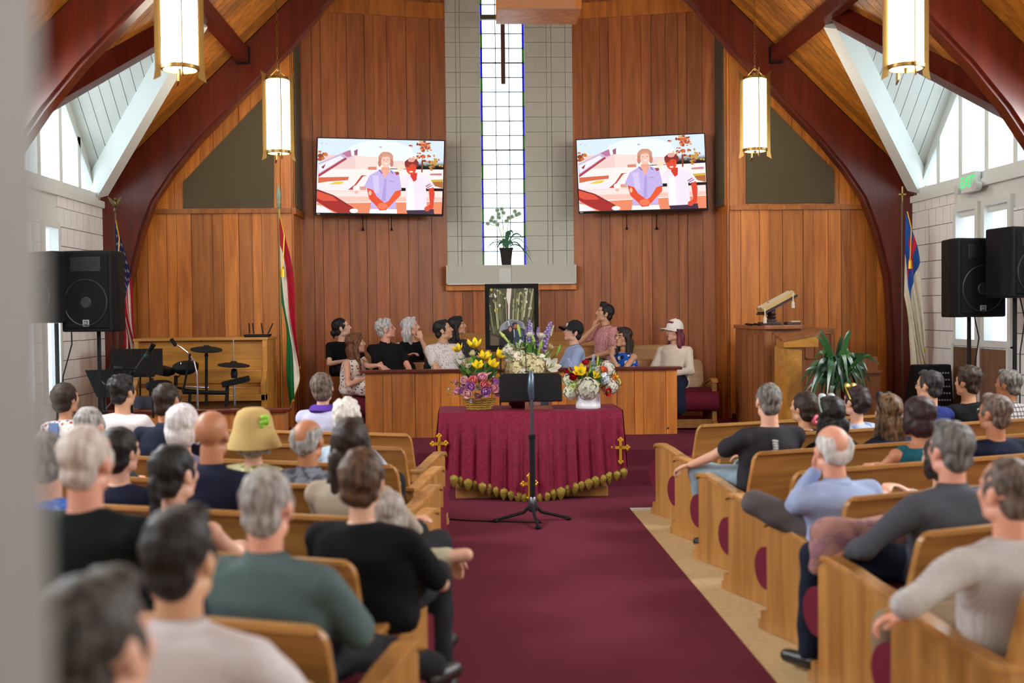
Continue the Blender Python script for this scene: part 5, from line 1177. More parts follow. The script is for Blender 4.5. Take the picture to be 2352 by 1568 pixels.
a = at(1952, 920, 12.3); b = at(2022, 851, 12.3); MB().box((a.x, 12.3, .30), (b.x, 12.75, b.z-.03)).build('body', M_pulpit, hb_); MB().box((a.x-.03, 12.26, b.z-.03), (b.x+.03, 12.8, b.z)).build('top', M_pulpit, hb_, bevel=.006)
for k in range(3): MB().box((a.x+.04, 12.28, .45+.25*k), (b.x-.04, 12.3, .66+.25*k)).build('drawer', M_pulpit, hb_)
for k in range(6):
    o = MB().box((a.x+.02+.01*k, 12.35, b.z+.002+.02*k), (a.x+.2-.01*(k % 2), 12.6, b.z+.018+.02*k)).build('paper_stack', plain('paper', '#d9c8a4'), None); tag(o, ('bottom', 'second', 'third', 'fourth', 'fifth', 'top')[k]+' booklet of the stack on the small cabinet', 'booklet', 'booklets on the cabinet'); o.name = 'booklet'
# ================================================================ exit sign
ex = thing('exit_sign', 'green lit exit sign with twin emergency lamps above right windows', 'sign', (AX+HW-.05, 11.7, 2.95))
X = AX+HW; c = at(2262, 418, 11.75); yz = 11.78; zc = c.z
MB().box((X-.12, yz-.16, zc-.105), (X-.05, yz+.16, zc+.105)).build('housing', M_white, ex, bevel=.006)
M_ex = plain('exit green', '#19c46a', .5, emis=.9)
text('EXIT', .17, M_ex, Matrix.Translation((X-.122, yz, zc)) @ Matrix(((0, 0, -1, 0), (-1, 0, 0, 0), (0, 1, 0, 0), (0, 0, 0, 1))), ex, 'exit_lettering')
for dy in (-.22, .22):
    l = MB().cyl((X-.15, yz+dy, zc-.06), (X-.08, yz+dy, zc-.06), .055, .04, 16).build('lamp_head', plain('lamp face', '#c9c9c6', .4), ex); MB().cyl((X-.1, yz+dy*.7, zc-.06), (X-.1, yz+dy, zc-.06), .014).build('lamp_arm', M_white, ex)
# ================================================================ people
TS = bpy.data.scenes.new('workbench')
def remesh(mb, vox, smooth=2, name='body', fold=0, seed=0, fscale=1, dec=0):
    me0 = mb.mesh(name, None); o = bpy.data.objects.new('tmp', me0); TS.collection.objects.link(o)
    m = o.modifiers.new('r', 'REMESH'); m.mode = 'VOXEL'; m.voxel_size = vox
    if smooth: s = o.modifiers.new('s', 'SMOOTH'); s.iterations = smooth; s.factor = .5
    vl = TS.view_layers[0]; vl.update(); dg = vl.depsgraph; dg.update()
    me = bpy.data.meshes.new_from_object(o.evaluated_get(dg)); bpy.data.objects.remove(o); bpy.data.meshes.remove(me0)
    if fold:
        n = len(me.vertices); co = np.empty(n*3); no = np.empty(n*3); me.vertices.foreach_get('co', co); me.vertices.foreach_get('normal', no); co = co.reshape(-1, 3); no = no.reshape(-1, 3)
        k = fscale; d = np.sin(co[:, 0]*23*k+co[:, 2]*17*k+seed+1.5*np.sin(co[:, 1]*19*k+seed))+.6*np.sin(co[:, 2]*41*k+co[:, 0]*13*k*np.sin(seed+1)+co[:, 1]*29*k)
        me.vertices.foreach_set('co', (co+no*(d*fold)[:, None]).ravel())
    me.polygons.foreach_set('use_smooth', [True]*len(me.polygons)); return me
def ik(Sh, Hd, pole, a=.28, b=.25):
    Sh, Hd = Vector(Sh), Vector(Hd); d = Hd-Sh; L = d.length
    if L > (a+b)*.995: Hd = Sh+d*((a+b)*.995/L); d = Hd-Sh; L = d.length
    t = (a*a-b*b+L*L)/(2*L); h = math.sqrt(max(0, a*a-t*t)); u = d/L; p = Vector(pole)-u*Vector(pole).dot(u); p.normalize()
    return Sh+u*t+p*h, Hd
def hand(m, Wp, d, n, side, curl=30):
    d = Vector(d).normalized(); n = Vector(n); n = (n-d*n.dot(d)).normalized(); t = d.cross(n)*side   # t: thumb side
    R = Matrix((t, d, n)).transposed()
    m.ell(Wp+d*.045, (.039, .052, .016), rot=R, nu=12, nv=8)
    for k, (o, L, r) in enumerate(((.030, .072, .0088), (.010, .080, .0092), (-.011, .075, .0088), (-.030, .058, .0078))):
        p = Wp+d*.082+t*o; a = 0; dd = d+t*(o*.9)
        for s in range(3):
            a += R_(curl*(.7, 1.1, .9)[s]); e = p+((dd*math.cos(a)+n*math.sin(a)).normalized())*(L*(.45, .32, .25)[s]); m.cap(p, e, r, r*.93, 8); p = e
    p = Wp+d*.022+t*.03; q = p+(t*.75+d*.75+n*.15).normalized()*.042; m.cap(p, q, .0125, .0105, 8); m.cap(q, q+(d*.85+t*.25+n*.3).normalized()*.034, .0105, .009, 8)
def head_prims(m, M, fem=0):
    j = .92 if fem else 1
    m.ell((0, -.012, .035), (.077, .098, .086), M=M, nu=20, nv=14).ell((0, .03, -.03), (.062*j, .062, .082), M=M).ell((0, .060, -.092), (.030*j, .026, .022), M=M).ell((0, .068, .026), (.055, .022, .018), M=M)
    for s in (-1, 1):
        m.ell((s*.046, .048, -.015), (.022, .03, .028), M=M, nu=10, nv=8).ell((s*.043*j, .01, -.075), (.022, .04, .026), M=M, nu=10, nv=8)
        m.ell((s*.078, -.008, -.012), (.009, .021, .033), M=M, nu=10, nv=8).ell((s*.031, .066, .0), (.016, .014, .009), M=M, nu=8, nv=6)
    m.cap((0, .086, .018), (0, .106, -.024), .008, .0125, 10, M=M); m.ell((-.012, .094, -.027), (.010, .010, .008), M=M, nu=8, nv=6).ell((.012, .094, -.027), (.010, .010, .008), M=M, nu=8, nv=6)
    m.ell((0, .083, -.054), (.023, .012, .0075), M=M, nu=10, nv=6).ell((0, .081, -.067), (.020, .012, .008), M=M, nu=10, nv=6)
def hair_prims(m, M, st, seed=0):
    r = random.Random(seed); E = lambda c, q: m.ell(c, q, M=M, nu=16, nv=12)
    if st == 'none': return
    if st == 'fringe':
        for s in (-1, 1): E((s*.066, -.03, .015), (.016, .052, .042)); E((s*.05, -.07, .0), (.035, .04, .06))
        E((0, -.082, .005), (.06, .032, .062)); return
    if st == 'fringe_high':
        for s in (-1, 1): E((s*.066, -.025, .035), (.0165, .060, .048)); E((s*.045, -.07, .012), (.034, .036, .068))
        E((0, -.083, -.012), (.058, .028, .056)); return
    k = {'buzz': .97, 'short': 1.0, 'thin': .975}.get(st, 1.02)
    E((0, -.022, .043), (.083*k, .102*k, .089*k)); E((0, -.058, -.03), (.066*k, .052*k, .058))
    for s in (-1, 1): E((s*.073, .018, .012), (.010, .020, .034))
    if st in ('short', 'wavy', 'curly', 'quiff'): E((0, .050, .100), (.052, .034, .026))
    if st == 'quiff': E((0, .035, .118), (.05, .05, .03))
    if st in ('curly', 'wavy'):
        for i in range(46 if st == 'curly' else 26):
            a = r.uniform(0, 6.28); z = r.uniform(.15 if st == 'curly' else -.2, 1); q = math.sqrt(max(0, 1-z*z)); E((.078*q*math.cos(a), -.022+.094*q*math.sin(a)*(1 if math.sin(a) < 0 else .85), .05+.085*z), (.022, .022, .02))
    if st == 'bob': E((0, -.018, .042), (.094, .108, .094)); E((0, -.045, -.045), (.092, .080, .080)); [E((s*.08, -.01, -.03), (.024, .045, .08)) for s in (-1, 1)]
    if st == 'bowl': E((0, -.03, .03), (.091, .10, .095)); E((0, -.05, -.04), (.078, .062, .06))
    if st in ('long', 'longwave', 'shoulder'):
        L = {'long': .34, 'longwave': .30, 'shoulder': .2}[st]
        E((0, -.018, .042), (.088, .104, .093)); E((0, -.075, -.06-L*.3), (.085, .045, .08+L*.42))
        for s in (-1, 1): m.cap((s*.074, -.01, .03), (s*.088, -.02, -.06-L*.35), .020, .030, 10, M=M); m.cap((s*.085, -.02, -.05-L*.3), (s*.075, -.03+(.02 if st == 'longwave' else 0), -.06-L), .032, .018, 10, M=M); m.cap((s*.05, -.08, -.05), (s*.055, -.085, -.06-L), .045, .02, 10, M=M)
        E((0, .052, .1), (.055, .034, .026))
    if st == 'bun': E((0, -.115, -.035), (.042, .040, .042)); E((0, -.09, -.03), (.05, .03, .03)); m.cap((0, -.12, -.05), (.02, -.13, -.12), .016, .005, 8, M=M)
    if st == 'updo': E((0, -.10, .02), (.06, .05, .065)); E((0, -.06, .1), (.05, .05, .03))
    if st == 'pony': E((0, -.112, .0), (.03, .03, .03)); m.cap((0, -.118, -.01), (.0, -.15, -.30), .030, .016, 10, M=M)
SK = {'light': '#dba78d', 'rosy': '#d99a82', 'tan': '#b67a58', 'asian': '#cd9a78', 'pale': '#e3b9a0', 'deep': '#a4633f'}
PP = {}
def person(label, px, py, Y=None, row=None, yaw=None, lb=9, ls=0, hy=0, hp=6, hr=0, sw=1.0, fat=1.0, fem=0, skin='asian', hair=('short', '#141212', '#2a2524'), top='tee', tm=None, collar=False, bm=None, legs='sit', hands=None, vox=.0095, face=False, seat=.475, hb=.33, grp=None, sleeve=None, hs=1.0, dy=0, turn=0):
    if row:
        side, k = row; C = RP(k) if side == 'R' else LP(k); th = TH if side == 'R' else -TH
        U_ = Vector((math.cos(TH)*(1 if side == 'R' else -1), math.sin(TH), 0)); Fd = Vector((-math.sin(th), math.cos(th), 0)); s = .5
        for _ in range(50):
            p = C+U_*s-Fd*hb; h = at(px, py, p.y); s += (h.x-p.x)*U_.x
        yaw = th+R_(turn)
    else: h = at(px, py, Y); yaw = R_(yaw)
    cr = h.z-seat; T = (cr-.285*hs)/math.cos(R_(lb))/max(.5, math.cos(R_(ls)))
    Nk = Vector((math.sin(R_(ls))*T, -math.sin(R_(lb))*T, cr-.285*hs))
    Hc = Nk+Vector((math.sin(R_(ls))*.08, .022-math.sin(R_(lb))*.05, .165*hs))
    RZ = Matrix.Rotation(yaw, 4, 'Z'); off = RZ @ Vector((Hc.x, Hc.y, 0))
    root = thing('person', label, 'person', (h.x-off.x, h.y-off.y, seat), yaw, grp)
    MH = Matrix.Translation(Hc) @ Matrix.Rotation(R_(hy), 4, 'Z') @ Matrix.Rotation(R_(hp), 4, 'X') @ Matrix.Rotation(R_(hr), 4, 'Y') @ Matrix.Scale(hs, 4)
    Winv = (Matrix.Translation(root.location) @ RZ).inverted()
    sk = plain('skin '+skin, SK[skin], .5, var=.08, bscale=30); body = MB(); head_prims(body, MH, fem)
    jaw = Hc+(MH.to_3x3() @ Vector((0, -.02, -.06))); body.cap(Nk+Vector((0, .0, -.03)), jaw, (.050 if fem else .058), (.046 if fem else .055), 14)
    T_ = Nk.z; a = sw
    def ax(f): return Vector((Nk.x*f, Nk.y*f, Nk.z*f))
    rings = [(ax(0)+Vector((0, .0, .0)), .155*fat, .10*fat), (ax(.12), .178*fat, .125*fat), (ax(.42), .160*fat, .118*fat), (ax(.72), .178*a, .118*fat**.5), (ax(.86), .185*a, .100), (ax(.95), .125*a, .078), (ax(1.0), .070, .062)]
    body.loft([(c, rx*.86, ry*.86) for c, rx, ry in rings[:5]]+[(c, rx*.92, ry*.92) for c, rx, ry in rings[5:]], 20)
    SH = {}
    for s, nm in ((-1, 'L'), (1, 'R')):
        Sh = Nk+Vector((s*.172*a, 0, -.065)); hd = (hands or {}).get(nm, dict(p=(s*.09, .30, .20)))
        hp_ = Vector(hd['p']) if 'w' not in hd else Winv @ Vector(hd['w'])
        El, Wr = ik(Sh, hp_, hd.get('pole', (s*.8, -.5, -.5)))
        body.cap(Sh, El, .046*(1 if not fem else .84), .036*(1 if not fem else .86), 12); body.cap(El, Wr, .037*(1 if not fem else .86), .025*(1 if not fem else .9), 12)
        body.ell(Sh, .054 if not fem else .046)
        fd = hd.get('d', None); fd = (Wr-El).normalized() if fd is None else Vector(fd); hand(body, Wr, fd, hd.get('n', (0, 0, -1)), -s*hd.get('flip', 1), hd.get('curl', 28)); SH[nm] = (Sh, El, Wr)
    kn = {}
    if legs == 'sit': kn = {-1: ((-.11, .42, .11), (-.11, .45, -.37)), 1: ((.11, .42, .11), (.11, .45, -.37))}
    elif isinstance(legs, dict): kn = legs
    bare = bm is None
    if bare:
        for s, (K, A) in kn.items(): body.cap((s*.09, .04, .09), K, .075, .055, 12); body.cap(K, A, .052, .034, 12)
    b = link('body', remesh(body, vox, 2), root, True); b.data.materials.append(sk)
    # garments
    t = MB(); g = .012; fr_ = (top != 'strap')
    t.loft([(c, rx+g, ry+g) for c, rx, ry in rings[:-1]]+([(rings[-1][0]+Vector((0, 0, .004)), rings[-1][1]+.006, rings[-1][2]+.006)] if top != 'tank' else [(ax(.965), .10*a, .072)]), 28)
    for nm, (Sh, El, Wr) in SH.items():
        if top == 'tank': continue
        sl = sleeve if sleeve is not None else {'tee': .62, 'long': 1.9, 'cap': .3}.get(top, .6)
        t.ell(Sh+Vector((0, 0, -.005)), .068 if not fem else .060); t.cap(Nk+Vector((0, 0, -.035)), Sh, .05, .062 if not fem else .055, 14)
        if sl <= 1: t.cap(Sh, Sh.lerp(El, sl), .064 if not fem else .055, .060 if not fem else .052, 14)
        else: t.cap(Sh, El, .064 if not fem else .055, .050, 14); t.cap(El, El.lerp(Wr, sl-1), .052, .040, 14)
    if collar: pass
    to = link('shirt' if top in ('tee', 'long') else 'top', remesh(t, .012, 2, fold=.0045, seed=len(label)), root, True); to.data.materials.append(tm)
    if collar:
        v = []; f = []; n = 28
        for lvl, (rr, zz) in enumerate(((.064, -.015), (.060, .030), (.076, .0), (.082, -.02))):
            for i in range(n+1): q = R_(110)+R_(320)*i/n; v.append((Nk.x+rr*math.cos(q)*1.08, Nk.y+rr*math.sin(q)+.004, Nk.z+zz-.02*max(0, math.sin(q))))
        for l in range(3):
            for i in range(n): f.append((l*(n+1)+i, l*(n+1)+i+1, (l+1)*(n+1)+i+1, (l+1)*(n+1)+i))
        MB().add(v, f).build('collar', tm, to, 180, True)
    if kn and not bare:
        q = MB(); q.ell((0, .02, .09), (.17*fat, .14*fat, .10))
        for s, (K, A) in kn.items(): q.cap((s*.085, .04, .09), K, .092, .070, 14); q.cap(K, A, .068, .055, 14)
        po = link('trousers', remesh(q, .014, 2, fold=.004, seed=3), root, True); po.data.materials.append(bm)
    if kn:
        for s, (K, A) in kn.items():
            d = Vector((0, .15, -.04)) if legs == 'sit' else Vector((s*.03, .13, -.05))
            sh = MB().cap(Vector(A)+Vector((0, -.02, -.045)), Vector(A)+d, .040, .034, 12); so = link('shoe', remesh(sh, .012, 1), root, True); so.data.materials.append(plain('shoe leather', '#1c1918', .4))
    if hair[0] != 'none':
        hm = MB(); hair_prims(hm, MH, hair[0], len(label)); ho = link('hair', remesh(hm, .0085, 2, fold=.0022, seed=len(label), fscale=3), root, True); ho.data.materials.append(hairmat(hair[1], hair[2]))
    if face:
        for s in (-1, 1):
            MB().ell((s*.031, .0765, .001), (.0125, .006, .0058), M=MH, nu=10, nv=6).build('eye', plain('eye white', '#d8d0c8', .3), root, True, True)
            MB().ell((s*.031, .0815, .001), (.0058, .003, .0055), M=MH, nu=8, nv=6).build('iris', plain('iris', '#1a100c', .2), root, True, True)
            MB().cap((s*.016, .088, .021), (s*.048, .078, .024), .0045, .003, 6, M=MH).build('eyebrow', hairmat(hair[1], hair[2]), root, True, True)
        MB().ell((0, .0925, -.0600), (.020, .004, .0075), M=MH, nu=10, nv=6).build('lips', plain('lips', '#a8574c', .4), root, True, True)
    root['_n'] = len(PP); PP[label] = (root, MH, SH, Nk); return root, MH, SH, Nk
def onhead(p, M, nm, mb, mat, sm=60): me = mb.mesh(nm, mat, sm); me.transform(M); return link(nm, me, p, True)
def glasses(R, col='#1a1a1c'):
    p, M = R[0], R[1]; mt = plain('frames '+col, col, .3); m = MB()
    for s in (-1, 1):
        m.tube([(s*.033+.022*math.cos(a), .096-.012*abs(math.cos(a)), .0+.017*math.sin(a)) for a in np.linspace(0, 6.283, 17)], .0022, 5, caps=False); m.tube([(s*.055, .086, .004), (s*.082, .04, .004), (s*.085, -.01, .0)], .0022, 5)
    m.tube([(-.012, .100, .003), (.012, .100, .003)], .0022, 5); return onhead(p, M, 'glasses', m, mt)
def shades_up(R, mat):
    m = MB()
    for s in (-1, 1): m.ell((s*.034, .062, .118), (.03, .012, .022), rot=Matrix.Rotation(R_(-40), 4, 'X'), nu=10, nv=6); m.tube([(s*.062, .06, .11), (s*.088, .0, .075), (s*.09, -.04, .03)], .005, 6)
    return onhead(R[0], R[1], 'sunglasses', m, mat)
def capm(R, col, badge=None):
    mt = fabric('cap '+col, col, rough=.8); p, M = R[0], R[1]; m = MB()
    pr = [(.002, .142), (.04, .136), (.072, .112), (.092, .07), (.098, .03), (.096, .018), (.090, .018), (.09, .05)]
    m.loft([((0, -.012, z+.012), r, r*1.12) for r, z in pr], 26)
    d = onhead(p, M, 'cap_crown', m, mt)
    v = []; f = []; n = 12
    for i in range(n+1):
        a = R_(-62+124*i/n)
        for rr, dz in ((.092, .0), (.185-.05*abs(math.sin(a))**2, -.012-.03*abs(math.sin(a)))): v.append((rr*math.sin(a)*.98, -.005+rr*math.cos(a)*1.05, .042+dz))
    k = len(v); v += [(x, y, z-.006) for x, y, z in v]
    for i in range(n): f += [(2*i, 2*i+1, 2*i+3, 2*i+2), (k+2*i+2, k+2*i+3, k+2*i+1, k+2*i), (2*i+1, k+2*i+1, k+2*i+3, 2*i+3)]
    onhead(p, M, 'cap_bill', MB().add(v, f), mt); onhead(p, M, 'cap_button', MB().ell((0, -.012, .155), (.01, .01, .006), nu=8, nv=6), mt)
    if badge: onhead(p, M, 'cap_emblem', MB().prism([(-.022, .085), (.022, .085), (.004, .045), (-.004, .045)], .092, .102, 1).prism([(-.01, .088), (.01, .088), (.0, .07)], .092, .1035, 1), plain('emblem '+badge, badge, .6))
BLK = ('#0f0e0f', '#262223'); DBR = ('#1c1412', '#3a2a22'); GRY = ('#6d6a68', '#b0adaa'); SIL = ('#a5a2a0', '#dcdad8'); WHT = ('#c4bfb8', '#efece6'); SALT = ('#3c3936', '#86817c'); BRN = ('#2e211a', '#6a4c36'); AUB = ('#4a2c1a', '#7d5236')
H = lambda st, c: (st, *c)
navy = fabric('navy cotton', '#1b1f33'); blackc = fabric('black cotton', '#101114'); whitec = fabric('white cotton', '#d6d0d2'); char = fabric('charcoal cotton', '#2f2e33'); teal = fabric('teal cotton', '#17525f'); greyp = fabric('grey trousers', '#5a5354'); denim = fabric('dark denim', '#1b2233'); khaki = fabric('khaki', '#8d7a62'); beige = fabric('beige knit', '#a99c8c'); olv = fabric('dark trousers', '#26262b')
ltblue = fabric('pale blue shirt', '#9aaace'); 
# ---- choir on the chancel pews
Z1, Z2 = .775, .935
G = 'people seated on the chancel choir pews'
q = person('person in black top with low black bun behind the front choir pew', 785, 731, Y=13.85, yaw=-150, hy=62, hp=14, fem=1, skin='pale', hair=H('bun', BLK), top='tee', tm=blackc, bm=olv, seat=Z2, vox=.007, face=True, grp=G, sw=.88)
ra = at(868, 846, 12.52); rb = at(850, 843, 12.56)
fl_ = fabric('floral dress', '#e4d9d0', 'floral', '#3c4a78', 26, '#a55a48', .26)
q = person('person in floral sleeveless dress leaning an arm on the rail end', 817, 765, Y=12.95, yaw=-118, lb=-6, hy=45, hp=8, fem=1, skin='light', hair=H('longwave', AUB), top='tank', tm=fl_, bm=fl_, seat=Z1, vox=.007, face=True, grp=G, sw=.9, hands={'L': dict(w=(ra.x, 12.60, ra.z+.03), pole=(0, -.2, -1), d=(.25, 1, -.1), curl=35), 'R': dict(p=(.1, .3, .2))})
skirt = MB(); [skirt.cap((s*.08, .02, .09), (s*.10, .40, .09), .11, .10, 14) for s in (-1, 1)]; skirt.cap((-.1, .40, .08), (-.09, .45, -.25), .10, .12, 14).cap((.1, .40, .08), (.09, .45, -.25), .10, .12, 14); skirt.cap((0, .42, .05), (0, .47, -.25), .10, .13, 14)
o = link('skirt', remesh(skirt, .014, 3, fold=.006), q[0], True); o.data.materials.append(fl_)
q = person('person with grey hair and glasses in black polo behind the rail', 886, 733, Y=13.15, yaw=-140, hy=52, hp=14, skin='rosy', hair=H('wavy', ('#8a8784', '#c9c6c3')), top='tee', tm=blackc, collar=True, bm=olv, seat=Z1, vox=.007, face=True, grp=G, fat=1.12, sw=1.08); glasses(q, '#5a4a40')
q = person('person with long silver hair in black tank, hand on chin', 943, 729, Y=13.9, yaw=-165, hy=68, hp=10, fem=1, skin='light', hair=H('shoulder', SIL), top='tank', tm=blackc, bm=olv, seat=Z2, vox=.007, face=True, grp=G, sw=.9, hands={'L': dict(p=(-.07, .21, .45), pole=(-.3, .6, -1), d=(.2, -.3, 1), n=(0, -1, 0), curl=60), 'R': dict(p=(.1, .25, .25))})
q = person('person in white spotted shirt with short black hair beside the portrait', 1018, 735, Y=13.12, yaw=-148, hy=55, hp=15, skin='asian', hair=H('short', BLK), top='tee', tm=fabric('spotted shirt', '#dcd3d0', 'dots', '#26262e', 42, None, .23), collar=True, bm=olv, seat=Z1, vox=.007, face=True, grp=G)
q = person('person with long black hair partly behind the spotted shirt', 1050, 727, Y=13.95, yaw=-165, hy=70, hp=12, fem=1, skin='asian', hair=H('long', BLK), top='tee', tm=fabric('dark print', '#3a3638', 'dots', '#8d8685', 40, None, .2), bm=olv, seat=Z2, vox=.007, face=True, grp=G, sw=.88)
q = person('person in black cap and pale blue shirt right of the portrait', 1316, 740, Y=13.1, yaw=100, lb=2, hy=5, hp=16, skin='light', hair=H('short', BLK), top='long', tm=ltblue, collar=True, bm=olv, seat=Z1, vox=.007, face=True, grp=G, sw=.92); capm(q, '#26282b', '#d8d8d8')
q = person('person in pink patterned shirt resting cheek on hand', 1388, 698, Y=13.95, yaw=118, lb=0, hy=-20, hp=14, skin='asian', hair=H('quiff', BLK), top='tee', tm=fabric('pink print', '#cf8f92', 'dots', '#efe0de', 60, '#5a3a44', .25), collar=True, bm=olv, seat=Z2, vox=.007, face=True, grp=G, hands={'R': dict(p=(.06, .15, .55), pole=(.3, 1, -.6), d=(-.1, -.25, 1), n=(0, -1, .0), curl=45), 'L': dict(p=(-.1, .3, .2))})
q = person('person with long dark hair and glasses in blue floral top', 1431, 752, Y=13.05, yaw=125, lb=0, hy=0, hp=8, fem=1, skin='asian', hair=H('long', DBR), top='tank', tm=fabric('blue floral', '#2a5ec4', 'floral', '#d9d8c8', 14, '#15285a', .36), bm=olv, seat=Z1, vox=.007, face=True, grp=G, sw=.88, hands={'L': dict(p=(-.02, .22, .40), pole=(-.3, .5, -1), d=(.1, -.1, 1), n=(0, -1, 0), curl=50), 'R': dict(p=(.1, .3, .2))}); glasses(q, '#3a1420')
cream = fabric('cream sweater', '#dccfc0'); nsk = fabric('navy skirt', '#232a42')
q = person('person in white cap and cream sweater with burgundy hair', 1548, 738, Y=13.12, yaw=152, lb=4, hy=-32, hp=4, fem=1, skin='light', hair=H('long', ('#4a1a2a', '#8a3a4a')), top='long', tm=cream, bm=nsk, seat=Z1, vox=.007, face=True, grp=G, sw=.95); capm(q, '#e6e0d8')
skirt = MB(); [skirt.cap((s*.08, .02, .08), (s*.08, .36, .05), .11, .12, 14) for s in (-1, 1)]; skirt.cap((-.1, .3, .03), (-.12, .3, -.18), .12, .12, 14).cap((.05, .34, .03), (.05, .34, -.18), .12, .12, 14)
o = link('skirt', remesh(skirt, .014, 3, fold=.007), q[0], True); o.data.materials.append(nsk)
# ---- left pews
GL = 'people seated left of the aisle'
P = lambda lab, px, py, k, **a: person(lab, px, py, row=('L', k), grp=GL, **{**a, 'hy': a.get('hy', 0)+22})
red_fl = fabric('red floral', '#ddd6d2', 'floral', '#b0503c', 24, '#7a8ab0', .3)
q = P('person with straight dark bob in floral top before left loudspeaker', 152, 880, 2, hy=-30, fem=1, hair=H('bowl', DBR), top='tee', tm=red_fl, bm=olv, sw=.9)
onhead(q[0], Matrix.Identity(4), 'blue_strap', MB().box((-.06, q[3].y-.115, q[3].z-.16), (.02, q[3].y-.105, q[3].z-.01)), plain('blue strap', '#5f86c0', .7))
P('person with black undercut in white shirt behind the drums', 283, 864, 2, hy=-28, hair=H('wavy', BLK), top='tee', tm=whitec, bm=olv)
P('person with thinning dark hair in navy shirt facing drums', 385, 880, 3, hy=-20, skin='tan', hair=H('thin', DBR), top='tee', tm=navy, collar=True, bm=olv, fat=1.1, sw=1.1)
P('person with grey hair seen low before the dark bob', 207, 934, 4, hy=-10, skin='light', hair=H('thin', GRY), top='tee', tm=fabric('grey shirt', '#4d5058'), bm=olv)
P('person with smooth silver hair left of the bald head', 420, 930, 4, hy=-6, fem=1, skin='pale', hair=H('bob', ('#bdb8bd', '#e2dee2')), top='tee', tm=fabric('lilac shirt', '#8a84a0'), bm=olv, sw=.9)
P('person bald and tanned in navy polo', 487, 942, 5, hy=-12, skin='tan', hair=('none',), top='tee', tm=navy, collar=True, bm=olv, sw=1.1, fat=1.1)
q = P('person in straw sun hat with green flower', 583, 950, 4, hy=-10, hp=0, fem=1, skin='light', hair=H('bob', GRY), top='tee', tm=fabric('yellow floral', '#c4bb92', 'floral', '#8fa04a', 22, '#efe6cc', .35), bm=olv, sw=.88)
straw = fabric('straw', '#cdb27a', 'check', '#b3965c', 60, thr=.3)
onhead(q[0], q[1], 'straw_hat', MB().loft([((0, -.01, z), r, r*1.1) for r, z in ((.002, .160), (.05, .155), (.085, .135), (.104, .09), (.112, .04), (.120, .02), (.142, -.03), (.155, -.065), (.15, -.067), (.118, .01), (.10, .03))], 32), straw)
fo = MB()
for i in range(14): a = i*2.4; fo.ell((.088+.014*math.cos(a), -.085+.02*math.sin(a), .085+.024*math.sin(a*1.7)), (.016, .014, .014), nu=8, nv=6)
onhead(q[0], q[1], 'green_flower', fo, plain('lime petals', '#8fc83a', .7))
q = P('person with grey brown crop in lavender top and purple collar', 740, 857, 1, hy=-2, hp=2, hr=-8, fem=1, skin='light', hair=H('bowl', ('#3c322c', '#7a6a5e')), top='long', tm=fabric('lavender', '#bfc0dc'), bm=olv, ls=-3)
onhead(q[0], Matrix.Identity(4), 'purple_scarf', MB().lathe([(.062, -.02), (.09, -.02), (.105, .0), (.088, .03), (.066, .04)], q[3]+Vector((0, -.005, 0)), 24), fabric('purple scarf', '#5b3a9c'))
P('person with short fluffy white hair by the choir rail', 798, 920, 3, hy=-20, fem=1, skin='pale', hair=H('wavy', WHT), top='tee', tm=fabric('pale blue knit', '#a9bccb'), bm=olv, sw=.9)
P('person with balding grey crown in grey patterned shirt', 708, 962, 4, hy=-20, skin='tan', hair=H('fringe_high', GRY), top='tee', tm=fabric('grey print', '#7d848f', 'blot', '#4f5661', 20), collar=True, bm=olv)
P('person with long dark hair and beige top in the fifth row', 805, 962, 5, hy=-8, fem=1, hair=H('long', DBR), top='long', tm=beige, bm=olv, sw=1.0, lb=12)
P('person with short brown hair in black top near the aisle', 833, 1030, 6, hy=-14, hr=4, fem=1, skin='light', hair=H('bowl', BRN), top='tee', tm=blackc, bm=olv, sw=1.12, fat=1.15, sleeve=.85)
P('person with grey temples in dark teal shirt in the seventh row', 612, 1075, 7, hy=-10, hr=3, skin='rosy', hair=H('buzz', ('#6a625c', '#b5b0ac')), top='tee', tm=fabric('dark teal', '#536666'), collar=True, bm=olv, sw=1.15, fat=1.1, vox=.0085, sleeve=.9, legs={-1: ((-.11, .42, .11), (-.11, .45, -.37)), 1: ((.12, .43, .02), (.31, .57, -.06))})
P('person with cropped white hair in black shirt by the pillar', 199, 977, 7, hy=-14, hr=2, skin='rosy', hair=H('thin', ('#a89a90', '#d6ccc2')), top='tee', tm=fabric('black green', '#101817'), bm=olv, sw=1.15, fat=1.12, vox=.0085)
P('person with dark ponytail and bare arms in the sixth row', 402, 1022, 6, hy=-30, fem=1, skin='light', hair=H('pony', BLK), top='tank', tm=fabric('black brown', '#1c1614'), bm=olv, sw=1.0)
P('person with black hair in navy collared top in the fifth row', 277, 982, 5, hy=-30, fem=1, skin='light', hair=H('bowl', BLK), top='tee', tm=navy, bm=olv, sw=.92)
P('person in bright blue shirt half hidden by the pillar', 112, 992, 6, hy=0, skin='light', hair=H('thin', SALT), top='tee', tm=fabric('bright blue', '#3f68c0', 'blot', '#86a4da', 9), bm=olv)
P('person with black hair in white shirt, nearest but one left', 415, 1167, 8, hy=-16, hr=2, skin='asian', hair=H('short', ('#0d0c0d', '#2c2826')), top='tee', tm=fabric('white linen', '#d2cbcb'), collar=True, bm=olv, sw=1.15, vox=.0075)
P('person with dark grey hair at the bottom left corner', 222, 1322, 9, hy=-25, skin='light', hair=H('short', ('#1c1917', '#5a544f')), top='tee', tm=blackc, bm=olv, vox=.0075)
